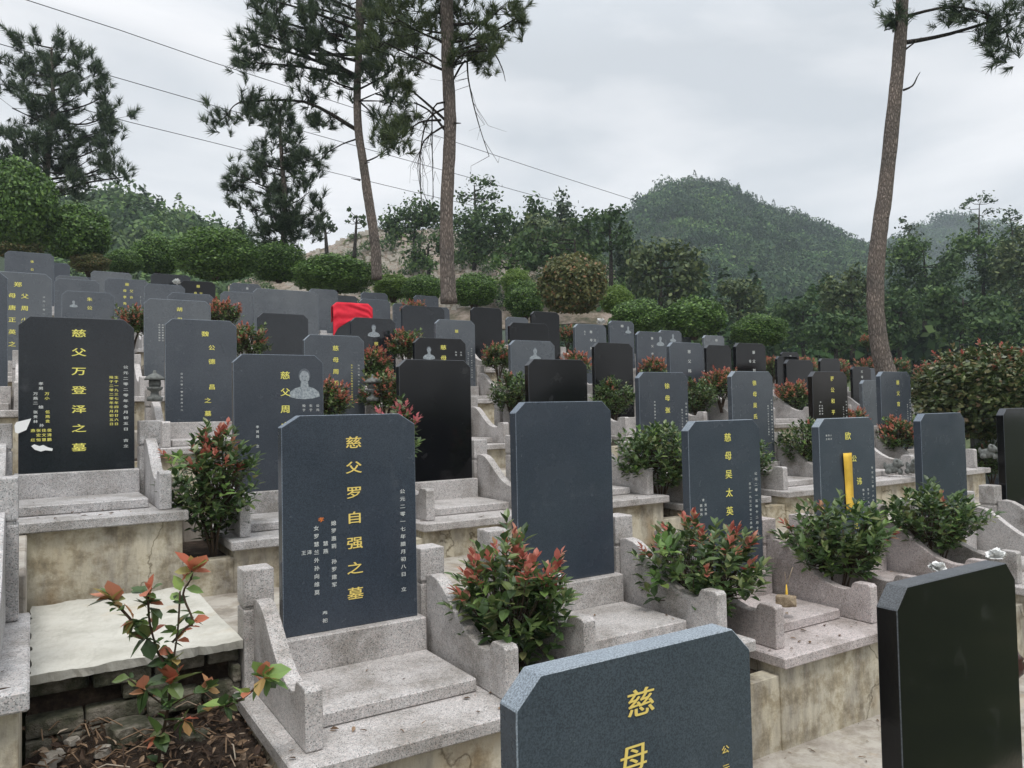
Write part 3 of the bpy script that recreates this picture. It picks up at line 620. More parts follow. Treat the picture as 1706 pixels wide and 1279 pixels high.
more = [ # px, py(top), depth row, variant, label
 (640, 625, 2, V11, 'red-tipped shrub left of the blank black headstone with small stone lantern beside it'),
 (853, 630, 2, V10, 'green shrub between the blank black headstone and the black one behind the blank blue-grey'),
 (1022, 640, 2, V10, 'green shrub right behind the blank blue-grey headstone\'s right shoulder'),
 (830, 575, 3, V11, 'bronze-red shrub right of the light grey one-character headstone'),
 (676, 553, 3, V11, 'red-tipped shrub between the dark portrait headstone and the black portrait one'),
 (620, 585, 3, V12, 'small rosy shrub at the right edge of the four-character grey headstone'),
 (412, 545, 3, V11, 'orange-tipped shrub left of the blank dark grey headstone'),
 (372, 505, 4, V12, 'small orange shrub right of the broad grey two-character headstone'),
 (222, 515, 4, V11, 'red-tipped shrub at the right shoulder of the dark yellow-lettered headstone'),
 (545, 640, 2, V12, 'rosy shrub behind the top of the front gold-lettered headstone, right of the portrait'),
 (690, 505, 5, V12, 'small pink shrub left of the nearer pine trunk, above the black portrait headstone'),
 (960, 590, 3, V12, 'low pink-tipped hedge clump behind the tall blank black headstone\'s left'),
 (1090, 600, 3, V12, 'low orange hedge clump right of the tall blank black headstone'),
 (1160, 640, 2, V10, 'green shrub between the two blue-grey headstones with matching gold names'),
 (1200, 620, 2, V12, 'bright red-tipped shrub left of the second gold-lettered headstone from the brown-black one'),
 (1320, 640, 2, V12, 'orange-tipped shrub right of the headstone left of the brown-black one'),
 (1445, 560, 6, V12, 'tiny orange hedge clump left of the tall leaning pine\'s foot'),
 (1420, 685, 2, V12, 'orange-red shrub between the brown-black headstone and the pale grey one'),
 (1500, 700, 1, V11, 'bronze shrub behind the blank blue-grey headstone at right'),
 (945, 545, 5, V11, 'red-tipped shrub beneath the large bronze bush'),
 (1288, 598, 4, V12, 'pink shrub right of the black headstone with pale characters'),
 (1555, 715, 2, V10, 'yellowish-green low plant under the big bronze-green bush'),
 (1650, 745, 1, V10, 'green low shrub at the right edge, before the small grey headstone'),
 (1400, 602, 5, V12, 'tiny orange shrub behind the brown-black headstone'),
 (1340, 712, 1, V10, 'green shrub right of the five-character headstone, before a curved granite wall')]
for px, py, k, var, lb in more:
    t = (px - 853) / FPX; Zr = (ROWY(k) - .25) / (-.53 * t + .848); q = P(px, py, Zr); sc = 1.0
    shrub((q.x, q.y, q.z - .54), var, lb, rz=random.uniform(0, 6), sc=1.05)
for i in range(9):
    px = 1290 + i * 52; t = (px - 853) / FPX; k = (4, 5, 3)[i % 3]; Zr = (ROWY(k) + .9) / (-.53 * t + .848); q = P(px, 618 + 4 * (i % 3) - (8 if k == 5 else 0), Zr)
    shrub((q.x, q.y, q.z - .5), V12 if i % 2 else V11, ['orange-tipped hedge clump left of the small blank black headstone', 'orange-tipped hedge clump directly behind the small blank black headstone', 'orange-tipped hedge clump left above the brown-black headstone', 'orange-tipped hedge clump just left of the leaning pine foot', 'orange-tipped hedge clump at the very foot of the leaning pine', 'orange-tipped hedge clump just right of the leaning pine foot', 'orange-tipped hedge clump at the left edge of the big bush', 'orange-tipped hedge clump behind the left half of the big bush', 'orange-tipped hedge clump behind the right half of the big bush'][i], rz=i, sc=1.5, name='hedge_clump', group='hedge clumps before the leaning pine')
# sapling in the foreground dirt
lv = Leaves(); tb = Tubes()
root = P(258, 1330, 2.78); root.z = -1.30
def PL(px, py, Z): return P(px, py, Z) - root
def stem(pts, r): tb.add(catmull([PL(*p) for p in pts], 3), [r] * (3 * (len(pts) - 1) + 1), 6)
stem([(258, 1330, 2.78), (268, 1240, 2.78), (280, 1180, 2.76), (283, 1130, 2.75), (262, 1085, 2.75), (225, 1040, 2.74), (198, 1010, 2.73)], .0055)
stem([(262, 1085, 2.75), (250, 1040, 2.7), (247, 1005, 2.68), (246, 985, 2.68)], .004)
stem([(287, 1070, 2.75), (310, 1045, 2.76), (322, 1035, 2.76), (305, 990, 2.76), (318, 965, 2.76), (320, 945, 2.76)], .004)
stem([(283, 1130, 2.75), (292, 1080, 2.75), (297, 1040, 2.75), (300, 985, 2.75)], .0035)
stem([(270, 1215, 2.78), (330, 1190, 2.7), (380, 1175, 2.6), (415, 1155, 2.55), (440, 1130, 2.52)], .004)
stem([(280, 1180, 2.76), (310, 1160, 2.7), (345, 1150, 2.66)], .003); stem([(280, 1180, 2.76), (240, 1150, 2.7), (215, 1130, 2.68)], .003)
def lf(px, py, Z, dx, dy, L, mi, roll=0, dz=0.0, wd=1.3):
    d = r3 * dx + u3 * dy - f2 * dz; lv.leaf(np.array(PL(px, py, Z)), np.array(d), L, mi, roll, wd)
for (px, py, Z, A) in ((190, 1000, 2.72, [(-.9, .45, .085, 1), (-.1, 1, .10, 1), (-.5, .8, .09, 1), (.5, .7, .07, 1), (-.9, -.15, .10, 0), (-.8, .05, .06, 1)]),
                       (247, 985, 2.68, [(.05, 1, .06, 1), (-.25, .95, .05, 1), (-1, .1, .07, 0), (.7, .5, .06, 0)]),
                       (320, 950, 2.76, [(-.5, .85, .10, 3), (.55, .75, .10, 3), (.9, .1, .07, 3), (-.9, .1, .06, 1), (0, 1, .07, 1), (.2, .9, .06, 1), (-.7, -.5, .05, 1)]),
                       (225, 1035, 2.73, [(-.9, -.3, .06, 1), (.6, -.5, .07, 0), (-.3, -1, .075, 0), (.9, .3, .07, 0), (-.6, -.8, .06, 1)]),
                       (245, 1065, 2.73, [(-.7, -.75, .09, 0), (.4, -.9, .08, 0), (.8, .7, .08, 1), (-.6, .8, .07, 0), (.8, -.1, .06, 0)]),
                       (247, 1010, 2.7, [(.25, -.97, .09, 0), (-.8, .6, .06, 0), (.9, -.3, .09, 0), (.7, .7, .07, 0)]),
                       (285, 1100, 2.75, [(-.9, 0, .08, 0), (.6, .7, .08, 0), (-.3, .9, .06, 0)]),
                       (283, 1140, 2.74, [(-1, .05, .10, 0), (-.4, .85, .08, 1), (.4, .9, .08, 1), (.1, 1, .09, 1), (.85, .45, .12, 0), (.7, -.5, .08, 0)]),
                       (262, 1225, 2.74, [(-.1, 1, .09, 2), (-.9, -.2, .06, 1), (.6, -.4, .08, 0)]),
                       (242, 1150, 2.7, [(-.2, -.95, .09, 2), (-.9, .5, .07, 1), (.1, .95, .07, 1), (-.95, .1, .06, 1)]),
                       (345, 1150, 2.66, [(-.3, .9, .06, 3), (.3, .8, .06, 3), (.9, .4, .05, 1)]),
                       (375, 1175, 2.6, [(-.9, .1, .08, 2), (.2, .9, .06, 0)]),
                       (440, 1130, 2.52, [(-.4, 1, .085, 2), (.9, .35, .10, 2), (.9, -.2, .09, 2), (-.55, -.8, .08, 2), (.2, -.95, .06, 2), (.2, 1, .07, 1), (.6, .8, .05, 1), (-.9, .2, .05, 2), (.7, .1, .08, 2)]),
                       (308, 1200, 2.7, [(-.2, -.9, .07, 0), (.5, -.8, .06, 3), (.9, .2, .06, 1)])):
    for _ in range(3): A = A + [(random.uniform(-1, 1), random.uniform(-.8, .9), random.uniform(.05, .08), random.choice((0, 0, 0, 2, 1)))] 
    for dx, dy, L, mi in A: lf(px + random.uniform(-4, 4), py + random.uniform(-4, 4), Z, dx, dy, L * .95, mi, random.uniform(-.7, .7), random.uniform(-.2, .5))
for i in range(110):
    q_ = tb.v[random.randrange(len(tb.v))]
    if q_[2] > .06: lv.leaf(np.array(q_), (random.uniform(-1, 1), random.uniform(-1, 1), random.uniform(-.3, .9)), random.uniform(.035, .065), random.choice((0, 0, 0, 0, 2, 2, 0, 1)), random.uniform(-1, 1), 1.1)
e = empty('photinia_sapling', root, 'leggy young shrub with coral and green leaves growing from the dirt of the vacant lot', 'shrub')
link('foliage', lv.mesh('foliage'), e, [M['leaf'], M['leaf_coral'], M['leaf_fresh'], M['leaf_coral']]); link('stems', tb.mesh('stems'), e, M['twig'])
# leaf litter (stuff)
lv = Leaves()
for i in range(900):
    x = random.uniform(0, .73); y = random.uniform(2.5, 3.42); z = -1.36 + .17 * (y - 2.45) + .03 + random.uniform(-.01, .02)
    lv.leaf((x, y, z), (random.uniform(-1, 1), random.uniform(-1, 1), random.uniform(-.3, .5)), random.uniform(.02, .05), 0, random.uniform(-1, 1), random.uniform(.3, 1))
tb = Tubes()
for i in range(90):
    x = random.uniform(0, .72); y = random.uniform(2.6, 3.4); z = -1.33 + .17 * (y - 2.45) + .03; a = random.uniform(0, 6.3); l = random.uniform(.04, .16)
    tb.add([(x, y, z), (x + math.cos(a) * l * .5, y + math.sin(a) * l * .5, z + .025), (x + math.cos(a) * l, y + math.sin(a) * l, z + .005)], .0025, 4)
vv = np.concatenate(lv.v + [np.array(tb.v)]); ff = lv.f + [tuple(a + lv.n for a in q) for q in tb.f]
lit = link('leaf_litter', pymesh('leaf_litter', vv, ff), None, M['deadleaf']); tag(lit, kind='stuff')
def rock(name, loc, s, m, seed, label, cat='rock', group=None, sc=(1, 1, .7)):
    bm = bmesh.new(); bmesh.ops.create_icosphere(bm, subdivisions=3, radius=1); rr = random.Random(seed)
    ph = [rr.uniform(0, 6) for _ in range(6)]
    for v in bm.verts:
        c = v.co; n = 1 + .13 * math.sin(c.x * 3 + ph[0]) * math.cos(c.y * 4 + ph[1]) + .09 * math.sin(c.z * 6 + ph[2] + c.x * 4) + rr.uniform(-.03, .03)
        v.co = Vector((max(-.75, min(.8, c.x * n)) * sc[0], max(-.7, min(.75, c.y * n)) * sc[1], max(-.6, min(.6, c.z * n)) * sc[2])) * s
    me = bpy.data.meshes.new(name); bm.to_mesh(me); bm.free(); o = link(name, me, None, M[m]); o.location = loc; o.rotation_euler = (0, 0, rr.uniform(0, 6)); tag(o, label, cat, group); return o
for i, (px, py, Z, s) in enumerate([(215, 1210, 2.95, .09), (250, 1195, 2.98, .07), (325, 1175, 2.95, .06), (170, 1235, 2.85, .035), (385, 1265, 2.6, .03), (120, 1160, 2.9, .03), (78, 1208, 2.75, .035), (90, 1180, 2.8, .04), (290, 1262, 2.6, .02)]):
    q = P(px, py, Z); q.z = -1.36 + .17 * (q.y - 2.45) + s * .35
    rock('stone_chunk', q, s, 'brick' if i < 3 else 'pebble', i, ['broken flat stone lying in the dirt below the pad, largest of the rubble', 'second broken stone in the dirt right of the largest rubble piece', 'brick chunk lying near the foot of the main tomb\'s left wall',
         'pale chip in the dirt left of the sapling stem', 'pale chip near the bottom edge left of the main platform', 'chip of stone against the brickwork at left', 'grey stone stuck beside the left platform wall, lower of two', 'grey stone stuck beside the left platform wall, upper of two', 'small pale chip in the dirt at the bottom edge, right of the sapling stem'][i], 'stone', 'rubble in the dirt lot')

# ------------------------------------------------------------------ small offerings
def flatpiece(name, pts, m, th=.0015):
    """thin sheet: outline pts in world, thickened along -y"""
    n = len(pts); V = [tuple(p) for p in pts] + [(p[0], p[1] + th, p[2]) for p in pts]
    F = [tuple(range(n)), tuple(range(2 * n - 1, n - 1, -1))] + [(i, (i + 1) % n, n + (i + 1) % n, n + i) for i in range(n)]
    return link(name, pymesh(name, V, F), None, m)
def onface(px, py, y):
    v = r3 * ((px - 853) / FPX) - u3 * ((py - 639.5) / FPX) + f2; return v * (y / v.y)
def facepoly(name, pts, y, m): return flatpiece(name, [onface(a, b, y) for a, b in pts], m)
# yellow ribbon, gently rippled
V = []; F = []; n = 14
for i in range(n + 1):
    t = i / n; a = onface(1405 + 6 * t, 755 + 97 * t, 3.288 - .006 * math.sin(t * 9)); b = onface(1419 + 4.5 * t, 754 + 98 * t, 3.285 - .004 * math.sin(t * 9 + 1))
    V += [a, b, a + Vector((0, .002, 0)), b + Vector((0, .002, 0))]
for i in range(n): a = 4 * i; F += [(a, a + 1, a + 5, a + 4), (a + 2, a + 6, a + 7, a + 3), (a, a + 4, a + 6, a + 2), (a + 1, a + 3, a + 7, a + 5)]
F += [(0, 2, 3, 1), (4 * n, 4 * n + 1, 4 * n + 3, 4 * n + 2)]
tag(link('ribbon', pymesh('ribbon', V, F, smooth=True), None, M['yellow']), 'yellow ribbon hanging straight down the front of a blue-grey headstone', 'ribbon')
# paper on the dark stone
tag(facepoly('paper_scrap', [(24, 709), (27, 703), (52, 697), (44, 716), (30, 722), (25, 720)], 5.385, M['paper']), 'torn white paper scrap sticking to the left edge of the dark yellow-lettered headstone', 'paper')
tag(facepoly('paper_scrap', [(52, 743), (57, 740), (66, 743), (72, 741), (80, 745), (88, 747), (87, 751), (76, 750), (68, 752), (58, 749)], 5.392, M['paper']), 'smeared white paper remnant low on the dark yellow-lettered headstone', 'paper')
# red cloth on the stone at row 4
V = []; F = []; rx, rw, ry, zt = 4.03, .62, ROWY(4), 1.75; nu, nv = 26, 20
for j in range(nv + 1):
    for i in range(nu + 1):
        u = i / nu; v_ = j / nv
        drop = .02 + v_ * (.47 - .25 * min(1, u / .55) ** .8) ; x = rx - .02 + (rw + .04) * u
        top = zt + .008 - max(0, .055 - (x - rx)) * .9 - max(0, x - (rx + rw - .055)) * .9
        V.append((x, ry - .014 - .012 * abs(math.sin(u * 4 - v_ * 6)) ** 3 - .004 * math.sin((u - v_) * 17), top - (drop if j else 0)))
for j in range(nv):
    for i in range(nu): a = j * (nu + 1) + i; F.append((a, a + 1, a + nu + 2, a + nu + 1))
b0 = len(V)
for i in range(nu + 1): x, y, z = V[i]; V.append((x, ry + TW + .012, z)); V.append((x, ry + TW + .015, z - .25))
for i in range(nu): F.append((i, b0 + 2 * i, b0 + 2 * i + 2, i + 1)); F.append((b0 + 2 * i, b0 + 2 * i + 1, b0 + 2 * i + 3, b0 + 2 * i + 2))
me = pymesh('red_cloth', V, F, smooth=True); o = link('red_cloth', me, None, M['red']); md = o.modifiers.new('thick', 'SOLIDIFY'); md.thickness = .003
tag(o, 'bright red cloth draped over the top of a headstone, hanging lower at its left', 'cloth')
# rock, candle on the pinkish tomb
q = P(1309, 1001, 4.26); rock('offering_rock', q, .055, 'rock', 9, 'tan rock lying on the granite cover of the tomb behind the foreground black headstone', sc=(1.25, .8, .85))
q = P(1311, 1003, 4.40); e = empty('flower_stalk', q, 'small yellow bud with two dry stalks standing behind the tan rock', 'flower')
tb = Tubes(); tb.add([(0, 0, -.02), (0, 0, .05), (.0, 0, .10)], [.006, .008, .003], 6); link('bud', tb.mesh('bud'), e, M['yellow'])
tb = Tubes(); tb.add([(0, 0, .09), (.03, .0, .14), (.06, 0, .19)], .002, 4); tb.add([(0, 0, .09), (-.005, 0, .13), (-.01, 0, .17)], .002, 4); link('stalk', tb.mesh('stalk'), e, M['rock'])
def paper_flower(q, s, label, seed):
    rr = random.Random(seed); lv = Leaves()
    for i in range(46):
        an = i * 2.4; el = rr.uniform(.05, 1.3); d = (math.cos(an) * math.cos(el), math.sin(an) * math.cos(el), math.sin(el)); lv.leaf((0, 0, 0), d, s * rr.uniform(.7, 1.1), 0, rr.uniform(-1, 1), 2.0)
    o = link('paper_flower', lv.mesh('paper_flower'), None, M['paper']); o.location = q; tag(o, label, 'paper flower', 'white paper flowers')
paper_flower(P(1562, 948, 4.55), .055, 'white paper flower showing above the left part of the foreground black headstone', 1)
paper_flower(P(1660, 928, 4.9), .06, 'white paper flower on the granite wall end right of the other one', 2)
paper_flower(P(912, 985, 3.75), .05, 'crumpled white paper caught in the shrub before the blank blue-grey headstone', 3)
paper_flower(P(925, 960, 3.85), .035, 'smaller white paper scrap in the shrub, closest to the blank headstone', 4)
paper_flower(P(294, 471, 16.4), .10, 'tiny white ornament on the dark headstone before the largest round bush', 5)
paper_flower(P(1001, 538, 13.5), .10, 'white paper scrap on top of the grey headstone with pale characters', 6)
# stone lanterns and little lions
def lathe(name, prof, n=14):
    V = []; F = []
    for r_, z in prof:
        for k in range(n): a = 2 * math.pi * k / n; V.append((r_ * math.cos(a), r_ * math.sin(a), z))
    for i in range(len(prof) - 1):
        for k in range(n): F.append((i * n + k, i * n + (k + 1) % n, (i + 1) * n + (k + 1) % n, (i + 1) * n + k))
    F.append(tuple(range(n))[::-1]); F.append(tuple(range((len(prof) - 1) * n, len(prof) * n))); return pymesh(name, V, F, smooth=True)
for (px, py, k, lb) in ((258, 668, 2, 'small grey stone lantern on a granite post between two headstones at left'), (621, 668, 2, 'small grey stone lantern right of the four-character grey headstone')):
    t = (px - 853) / FPX; q = P(px, py, (ROWY(k) - .35) / (-.53 * t + .848)); e = empty('stone_lantern', q, lb, 'lantern', 'stone lanterns')
    link('lantern_base', lathe('lantern_base', [(.06, 0), (.065, .03), (.035, .05), (.03, .08), (.06, .10), (.065, .12)]), e, M['statue'])
    link('light_chamber', lathe('light_chamber', [(.045, .12), (.05, .15), (.045, .18)], 6), e, M['statue'])
    link('lantern_roof', lathe('lantern_roof', [(.085, .18), (.075, .20), (.04, .225), (.015, .24), (.012, .26), (.0, .265)]), e, M['statue'])
def lion(q, rz, label):
    bm = bmesh.new()
    def bl(x, y, z, sx, sy, sz):
        r = bmesh.ops.create_icosphere(bm, subdivisions=2, radius=1)
        for v in r['verts']: v.co = Vector((x + v.co.x * sx, y + v.co.y * sy, z + v.co.z * sz))
    bl(0, .02, .06, .045, .075, .055); bl(0, -.045, .11, .042, .04, .045); bl(0, -.08, .10, .022, .02, .018); bl(0, -.02, .12, .05, .03, .05); bl(.03, -.06, .03, .014, .018, .035); bl(-.03, -.06, .03, .014, .018, .035)
    bl(.04, .05, .03, .022, .035, .03); bl(-.04, .05, .03, .022, .035, .03); bl(0, .09, .09, .018, .018, .04); bl(.035, -.04, .15, .01, .012, .012); bl(-.035, -.04, .15, .01, .012, .012)
    me = bpy.data.meshes.new('stone_lion'); bm.to_mesh(me); bm.free(); o = link('stone_lion', me, None, M['statue']); o.location = q; o.rotation_euler = (0, 0, rz)
    rm = o.modifiers.new('fuse', 'REMESH'); rm.mode = 'VOXEL'; rm.voxel_size = .006; tag(o, label, 'statue', 'small stone lions')
lion(P(1490, 790, 8.1), .3, 'small carved stone lion left of the blank headstone at right, on a granite side wall')
lion(P(1523, 790, 8.0), -.3, 'small carved stone lion touching the left rim of the blank headstone at right')
lion(P(1648, 764, 8.7), .2, 'small carved stone lion on a granite wall end near the right edge')
o = link('clay_pot', lathe('clay_pot', [(.03, 0), (.055, .03), (.06, .07), (.05, .09), (.055, .10), (.035, .12), (.03, .14)]), None, M['pot']); o.location = P(1686, 1128, 3.9); tag(o, 'small dark brown glazed pot beside the foreground black headstone at the right edge', 'pot')

# ------------------------------------------------------------------ far terrain
def hgt(x, y):
    h = -1.95 + .208 * (y - 1.5) - .028 * max(x, 0) + .0 * x
    if y < 1.2: h = -2.1 - .10 * (1.2 - y)
    top = -1.95 + .208 * 19.5 - .028 * max(x, 0)
    if y > 21: h = top - .02 * (y - 21) - .0012 * (y - 21) ** 2
    if x > 16: h -= .02 * (x - 16)
    h += .9 * math.exp(-((x + 14) / 9) ** 2) * min(1, max(0, y / 14))
    if 19 < y: h += .18 * math.sin(x * .5) * math.sin(y * .4)
    return max(h, -26)
V = []; F = []; xs = np.concatenate([np.linspace(-1500, -60, 12), np.linspace(-50, 60, 111), np.linspace(75, 1500, 14)]); ys = np.concatenate([np.linspace(-1500, -40, 10), np.linspace(-30, 100, 131), np.linspace(110, 1500, 16)])
for y in ys:
    for x in xs: V.append((x, y, hgt(x, y)))
W = len(xs)
for j in range(len(ys) - 1):
    for i in range(W - 1): a = j * W + i; F.append((a, a + 1, a + W + 1, a + W))
gr = link('ground', pymesh('ground', V, F, smooth=True), None, M['grass']); tag(gr, kind='structure')

def vnoise(x, y, s=1.0, seed=0):
    return (math.sin(x * 1.7 * s + seed) * math.cos(y * 1.3 * s + seed * 2) + .5 * math.sin(x * 3.9 * s + y * 2.1 * s + seed) + .25 * math.sin(x * 8.1 * s - y * 7.3 * s)) / 1.75
class Hill:
    def __init__(s, prof, Zr, Zf, yf, amp=1.0, power=1.25):
        s.p = prof; s.Zr = Zr; s.Zf = Zf; s.yf = yf; s.amp = amp; s.pw = power
    def at(s, px, t):
        py = float(np.interp(px, [a for a, b in s.p], [b for a, b in s.p])); A = P(px, s.yf, s.Zf); B = P(px, py, s.Zr)
        tt = min(t, 1); c = A.lerp(B, tt); c.z = A.z + (B.z - A.z) * (max(tt, 0.0) ** s.pw)
        if t > 1: c = A.lerp(B, t); c.z = B.z - (t - 1) * (B.z - A.z) * 1.2
        c.z += s.amp * vnoise(c.x * 6 / s.Zr, c.y * 6 / s.Zr, 1, s.Zr) * (1 if t < 1 else .3)
        return c
    def mesh(s, name, m, nx=70, nt_=30):
        x0, x1 = s.p[0][0], s.p[-1][0]; V = []; F = []
        for j in range(nt_ + 1):
            for i in range(nx + 1): V.append(s.at(x0 + (x1 - x0) * i / nx, -.06 + 1.5 * j / nt_ if j else -.06))
        for j in range(nt_):
            for i in range(nx): a = j * (nx + 1) + i; F.append((a, a + 1, a + nx + 2, a + nx + 1))
        o = link(name, pymesh(name, V, F, smooth=True), None, m); tag(o, kind='structure'); return o
mount = Hill([(700, 470), (900, 430), (980, 392), (1040, 366), (1075, 345), (1100, 322), (1130, 306), (1158, 302), (1190, 310), (1240, 332), (1290, 350), (1340, 374), (1400, 398), (1440, 410), (1500, 436), (1600, 470), (1760, 510)], 250, 95, 640, 3.0)
mount.mesh('hill', M['hill'])
ridge2 = Hill([(1380, 470), (1450, 425), (1500, 398), (1540, 378), (1580, 366), (1620, 368), (1660, 378), (1706, 384), (1850, 400)], 420, 260, 620, 3.0)
ridge2.mesh('hill', M['hill'])
ridge3 = Hill([(-200, 380), (100, 350), (160, 332), (215, 330), (260, 345), (310, 365), (340, 388), (420, 420), (520, 450), (640, 480)], 95, 50, 600, 1.0)
ridge3.mesh('hill', M['hill'])
mound = Hill([(380, 480), (470, 445), (530, 420), (580, 402), (630, 386), (690, 384), (760, 386), (850, 392), (930, 400), (1000, 430), (1080, 480)], 62, 47, 545, .9, 1.0)
mound.mesh('rubble_slope', M['rubble'])

# canopy crowns for the far woods
def crown_unit(n, seed, conic=False):
    g = np.random.default_rng(seed); d = g.normal(size=(n, 3)); d /= np.linalg.norm(d, axis=1)[:, None]; d[:, 2] = np.abs(d[:, 2]) * .9 - .25
    if conic:
        z = g.random(n); rad = (1 - z) * .55 + .04; an = g.random(n) * 6.283; c = np.stack([rad * np.cos(an), rad * np.sin(an), z * 2.0 - .4], 1)
    else:
        lob = g.normal(size=(6, 3)) * .35; c = d * (.62 + .25 * g.random((n, 1))) + lob[g.integers(0, 6, n)] * .7; c[:, 2] = c[:, 2] * .8 + .3
    s = (.10 if not conic else .085) * (.5 + g.random(n))
    dj = (c - np.array((0, 0, .2))); dj /= np.linalg.norm(dj, axis=1)[:, None]; dj = dj + g.normal(size=(n, 3)) * .45; a = np.cross(dj, g.normal(size=(n, 3))); a /= np.linalg.norm(a, axis=1)[:, None]; b = np.cross(a, dj); b /= np.linalg.norm(b, axis=1)[:, None]
    a *= s[:, None]; b *= s[:, None] * .7
    v = np.stack([c - a, c - b * .8, c + a, c + b], 1).reshape(-1, 3); return v
UN = [crown_unit(190, i, False) for i in range(4)] + [crown_unit(160, 9 + i, True) for i in range(2)]
def canopy(name, items, m, kind='stuff'):
    VV = []
    for p, s, u in items:
        a = random.uniform(0, 6.283); c, q = math.cos(a), math.sin(a); U = UN[u]; vx = U[:, 0] * c - U[:, 1] * q; vy = U[:, 0] * q + U[:, 1] * c
        k = random.uniform(.85, 1.2); VV.append(np.stack([vx * s + p.x, vy * s + p.y, U[:, 2] * s * k + p.z], 1))
    V = np.concatenate(VV); F = np.arange(len(V)).reshape(-1, 4)
    o = link(name, npmesh(name, V, F), None, m); tag(o, kind=kind); return o
def items_on(h, n, x0, x1, s0, s1, t0=.02, t1=1.04, con=.3):
    L = []
    for i in range(n):
        px = random.uniform(x0, x1); t = t0 + (t1 - t0) * random.random() ** .8; L.append((h.at(px, t), random.uniform(s0, s1), random.choice((4, 5)) if random.random() < con else random.randrange(4)))
    return L
canopy('hill_forest', items_on(mount, 900, 880, 1740, 2.6, 5.0, con=.1) + items_on(mount, 3300, 880, 1740, 1.4, 3.0, con=.25) + items_on(mount, 90, 1180, 1480, 1.4, 2.2, .98, 1.02, .8), M['canopy'])
canopy('distant_ridge_forest', items_on(ridge2, 500, 1400, 1800, 4, 7, .3, 1.02), M['canopy'])
canopy('left_hill_forest', items_on(ridge3, 420, 60, 470, 1.6, 3.2, .2, 1.0, .1), M['canopy_mid'])
L_ = []
for i in range(150):
    x = random.uniform(-55, 75); y = random.uniform(-46, -30); L_.append((Vector((x, y, hgt(x, y) + random.uniform(1.5, 6.5))), random.uniform(2.2, 4.0), random.randrange(6)))
canopy('reflected_woodland', L_, M['canopy'])  # unseen trees behind the camera, added for reflections in the polished stones
lv = Leaves()
for i in range(520):
    k, r_, wd_, sb_, y_ = random.choice([t_ for t_ in TOMBS if t_[0] in (0, 1)]); m_ = random.random()
    if m_ < .45: p_ = (random.uniform(r_ - .17, r_ + wd_ + .17), random.uniform(y_ - .79, y_ - .54), sb_ + .004)
    elif m_ < .6: p_ = (random.uniform(r_, r_ + wd_), random.uniform(y_ - .5, y_ - .08), sb_ + .059)
    else: p_ = (random.uniform(1.5, 6.5), random.choice((random.uniform(2.2, 2.54), random.uniform(1.4, 2.54))), -1.686)
    lv.leaf(p_, (random.uniform(-1, 1), random.uniform(-1, 1), .12), random.uniform(.012, .04), 0, random.uniform(-.4, .4), random.uniform(.25, .9))
tag(link('fallen_leaves', lv.mesh('fallen_leaves'), None, M['deadleaf']), kind='stuff')
# ------------------------------------------------------------------ trees
def tuft_unit(seed, n=46):
    g = np.random.default_rng(seed); V = []
    for i in range(n):
        an = g.random() * 6.283; sp = g.uniform(.25, 1.0); z0 = g.uniform(-.3, .5); d = np.array((math.cos(an) * sp, math.sin(an) * sp, .75)); d /= np.linalg.norm(d)
        a = np.cross(d, g.normal(size=3)); a /= np.linalg.norm(a); p = np.array((0, 0, z0)); L = g.uniform(.7, 1.1)
        V += [p - a * .036, p + a * .036, p + d * L]
    return np.array(V)
TU = [tuft_unit(i) for i in range(5)]
def tufts(pts, dirs, sizes):
    VV = []
    for p, d, s in zip(pts, dirs, sizes):
        a, dd, n = frame(np.array(d, float), random.uniform(0, 6)); U = random.choice(TU)
        VV.append(np.array(p) + s * (np.outer(U[:, 0], a) + np.outer(U[:, 1], n) + np.outer(U[:, 2], dd)))
    V = np.concatenate(VV); return V, np.arange(len(V)).reshape(-1, 3)
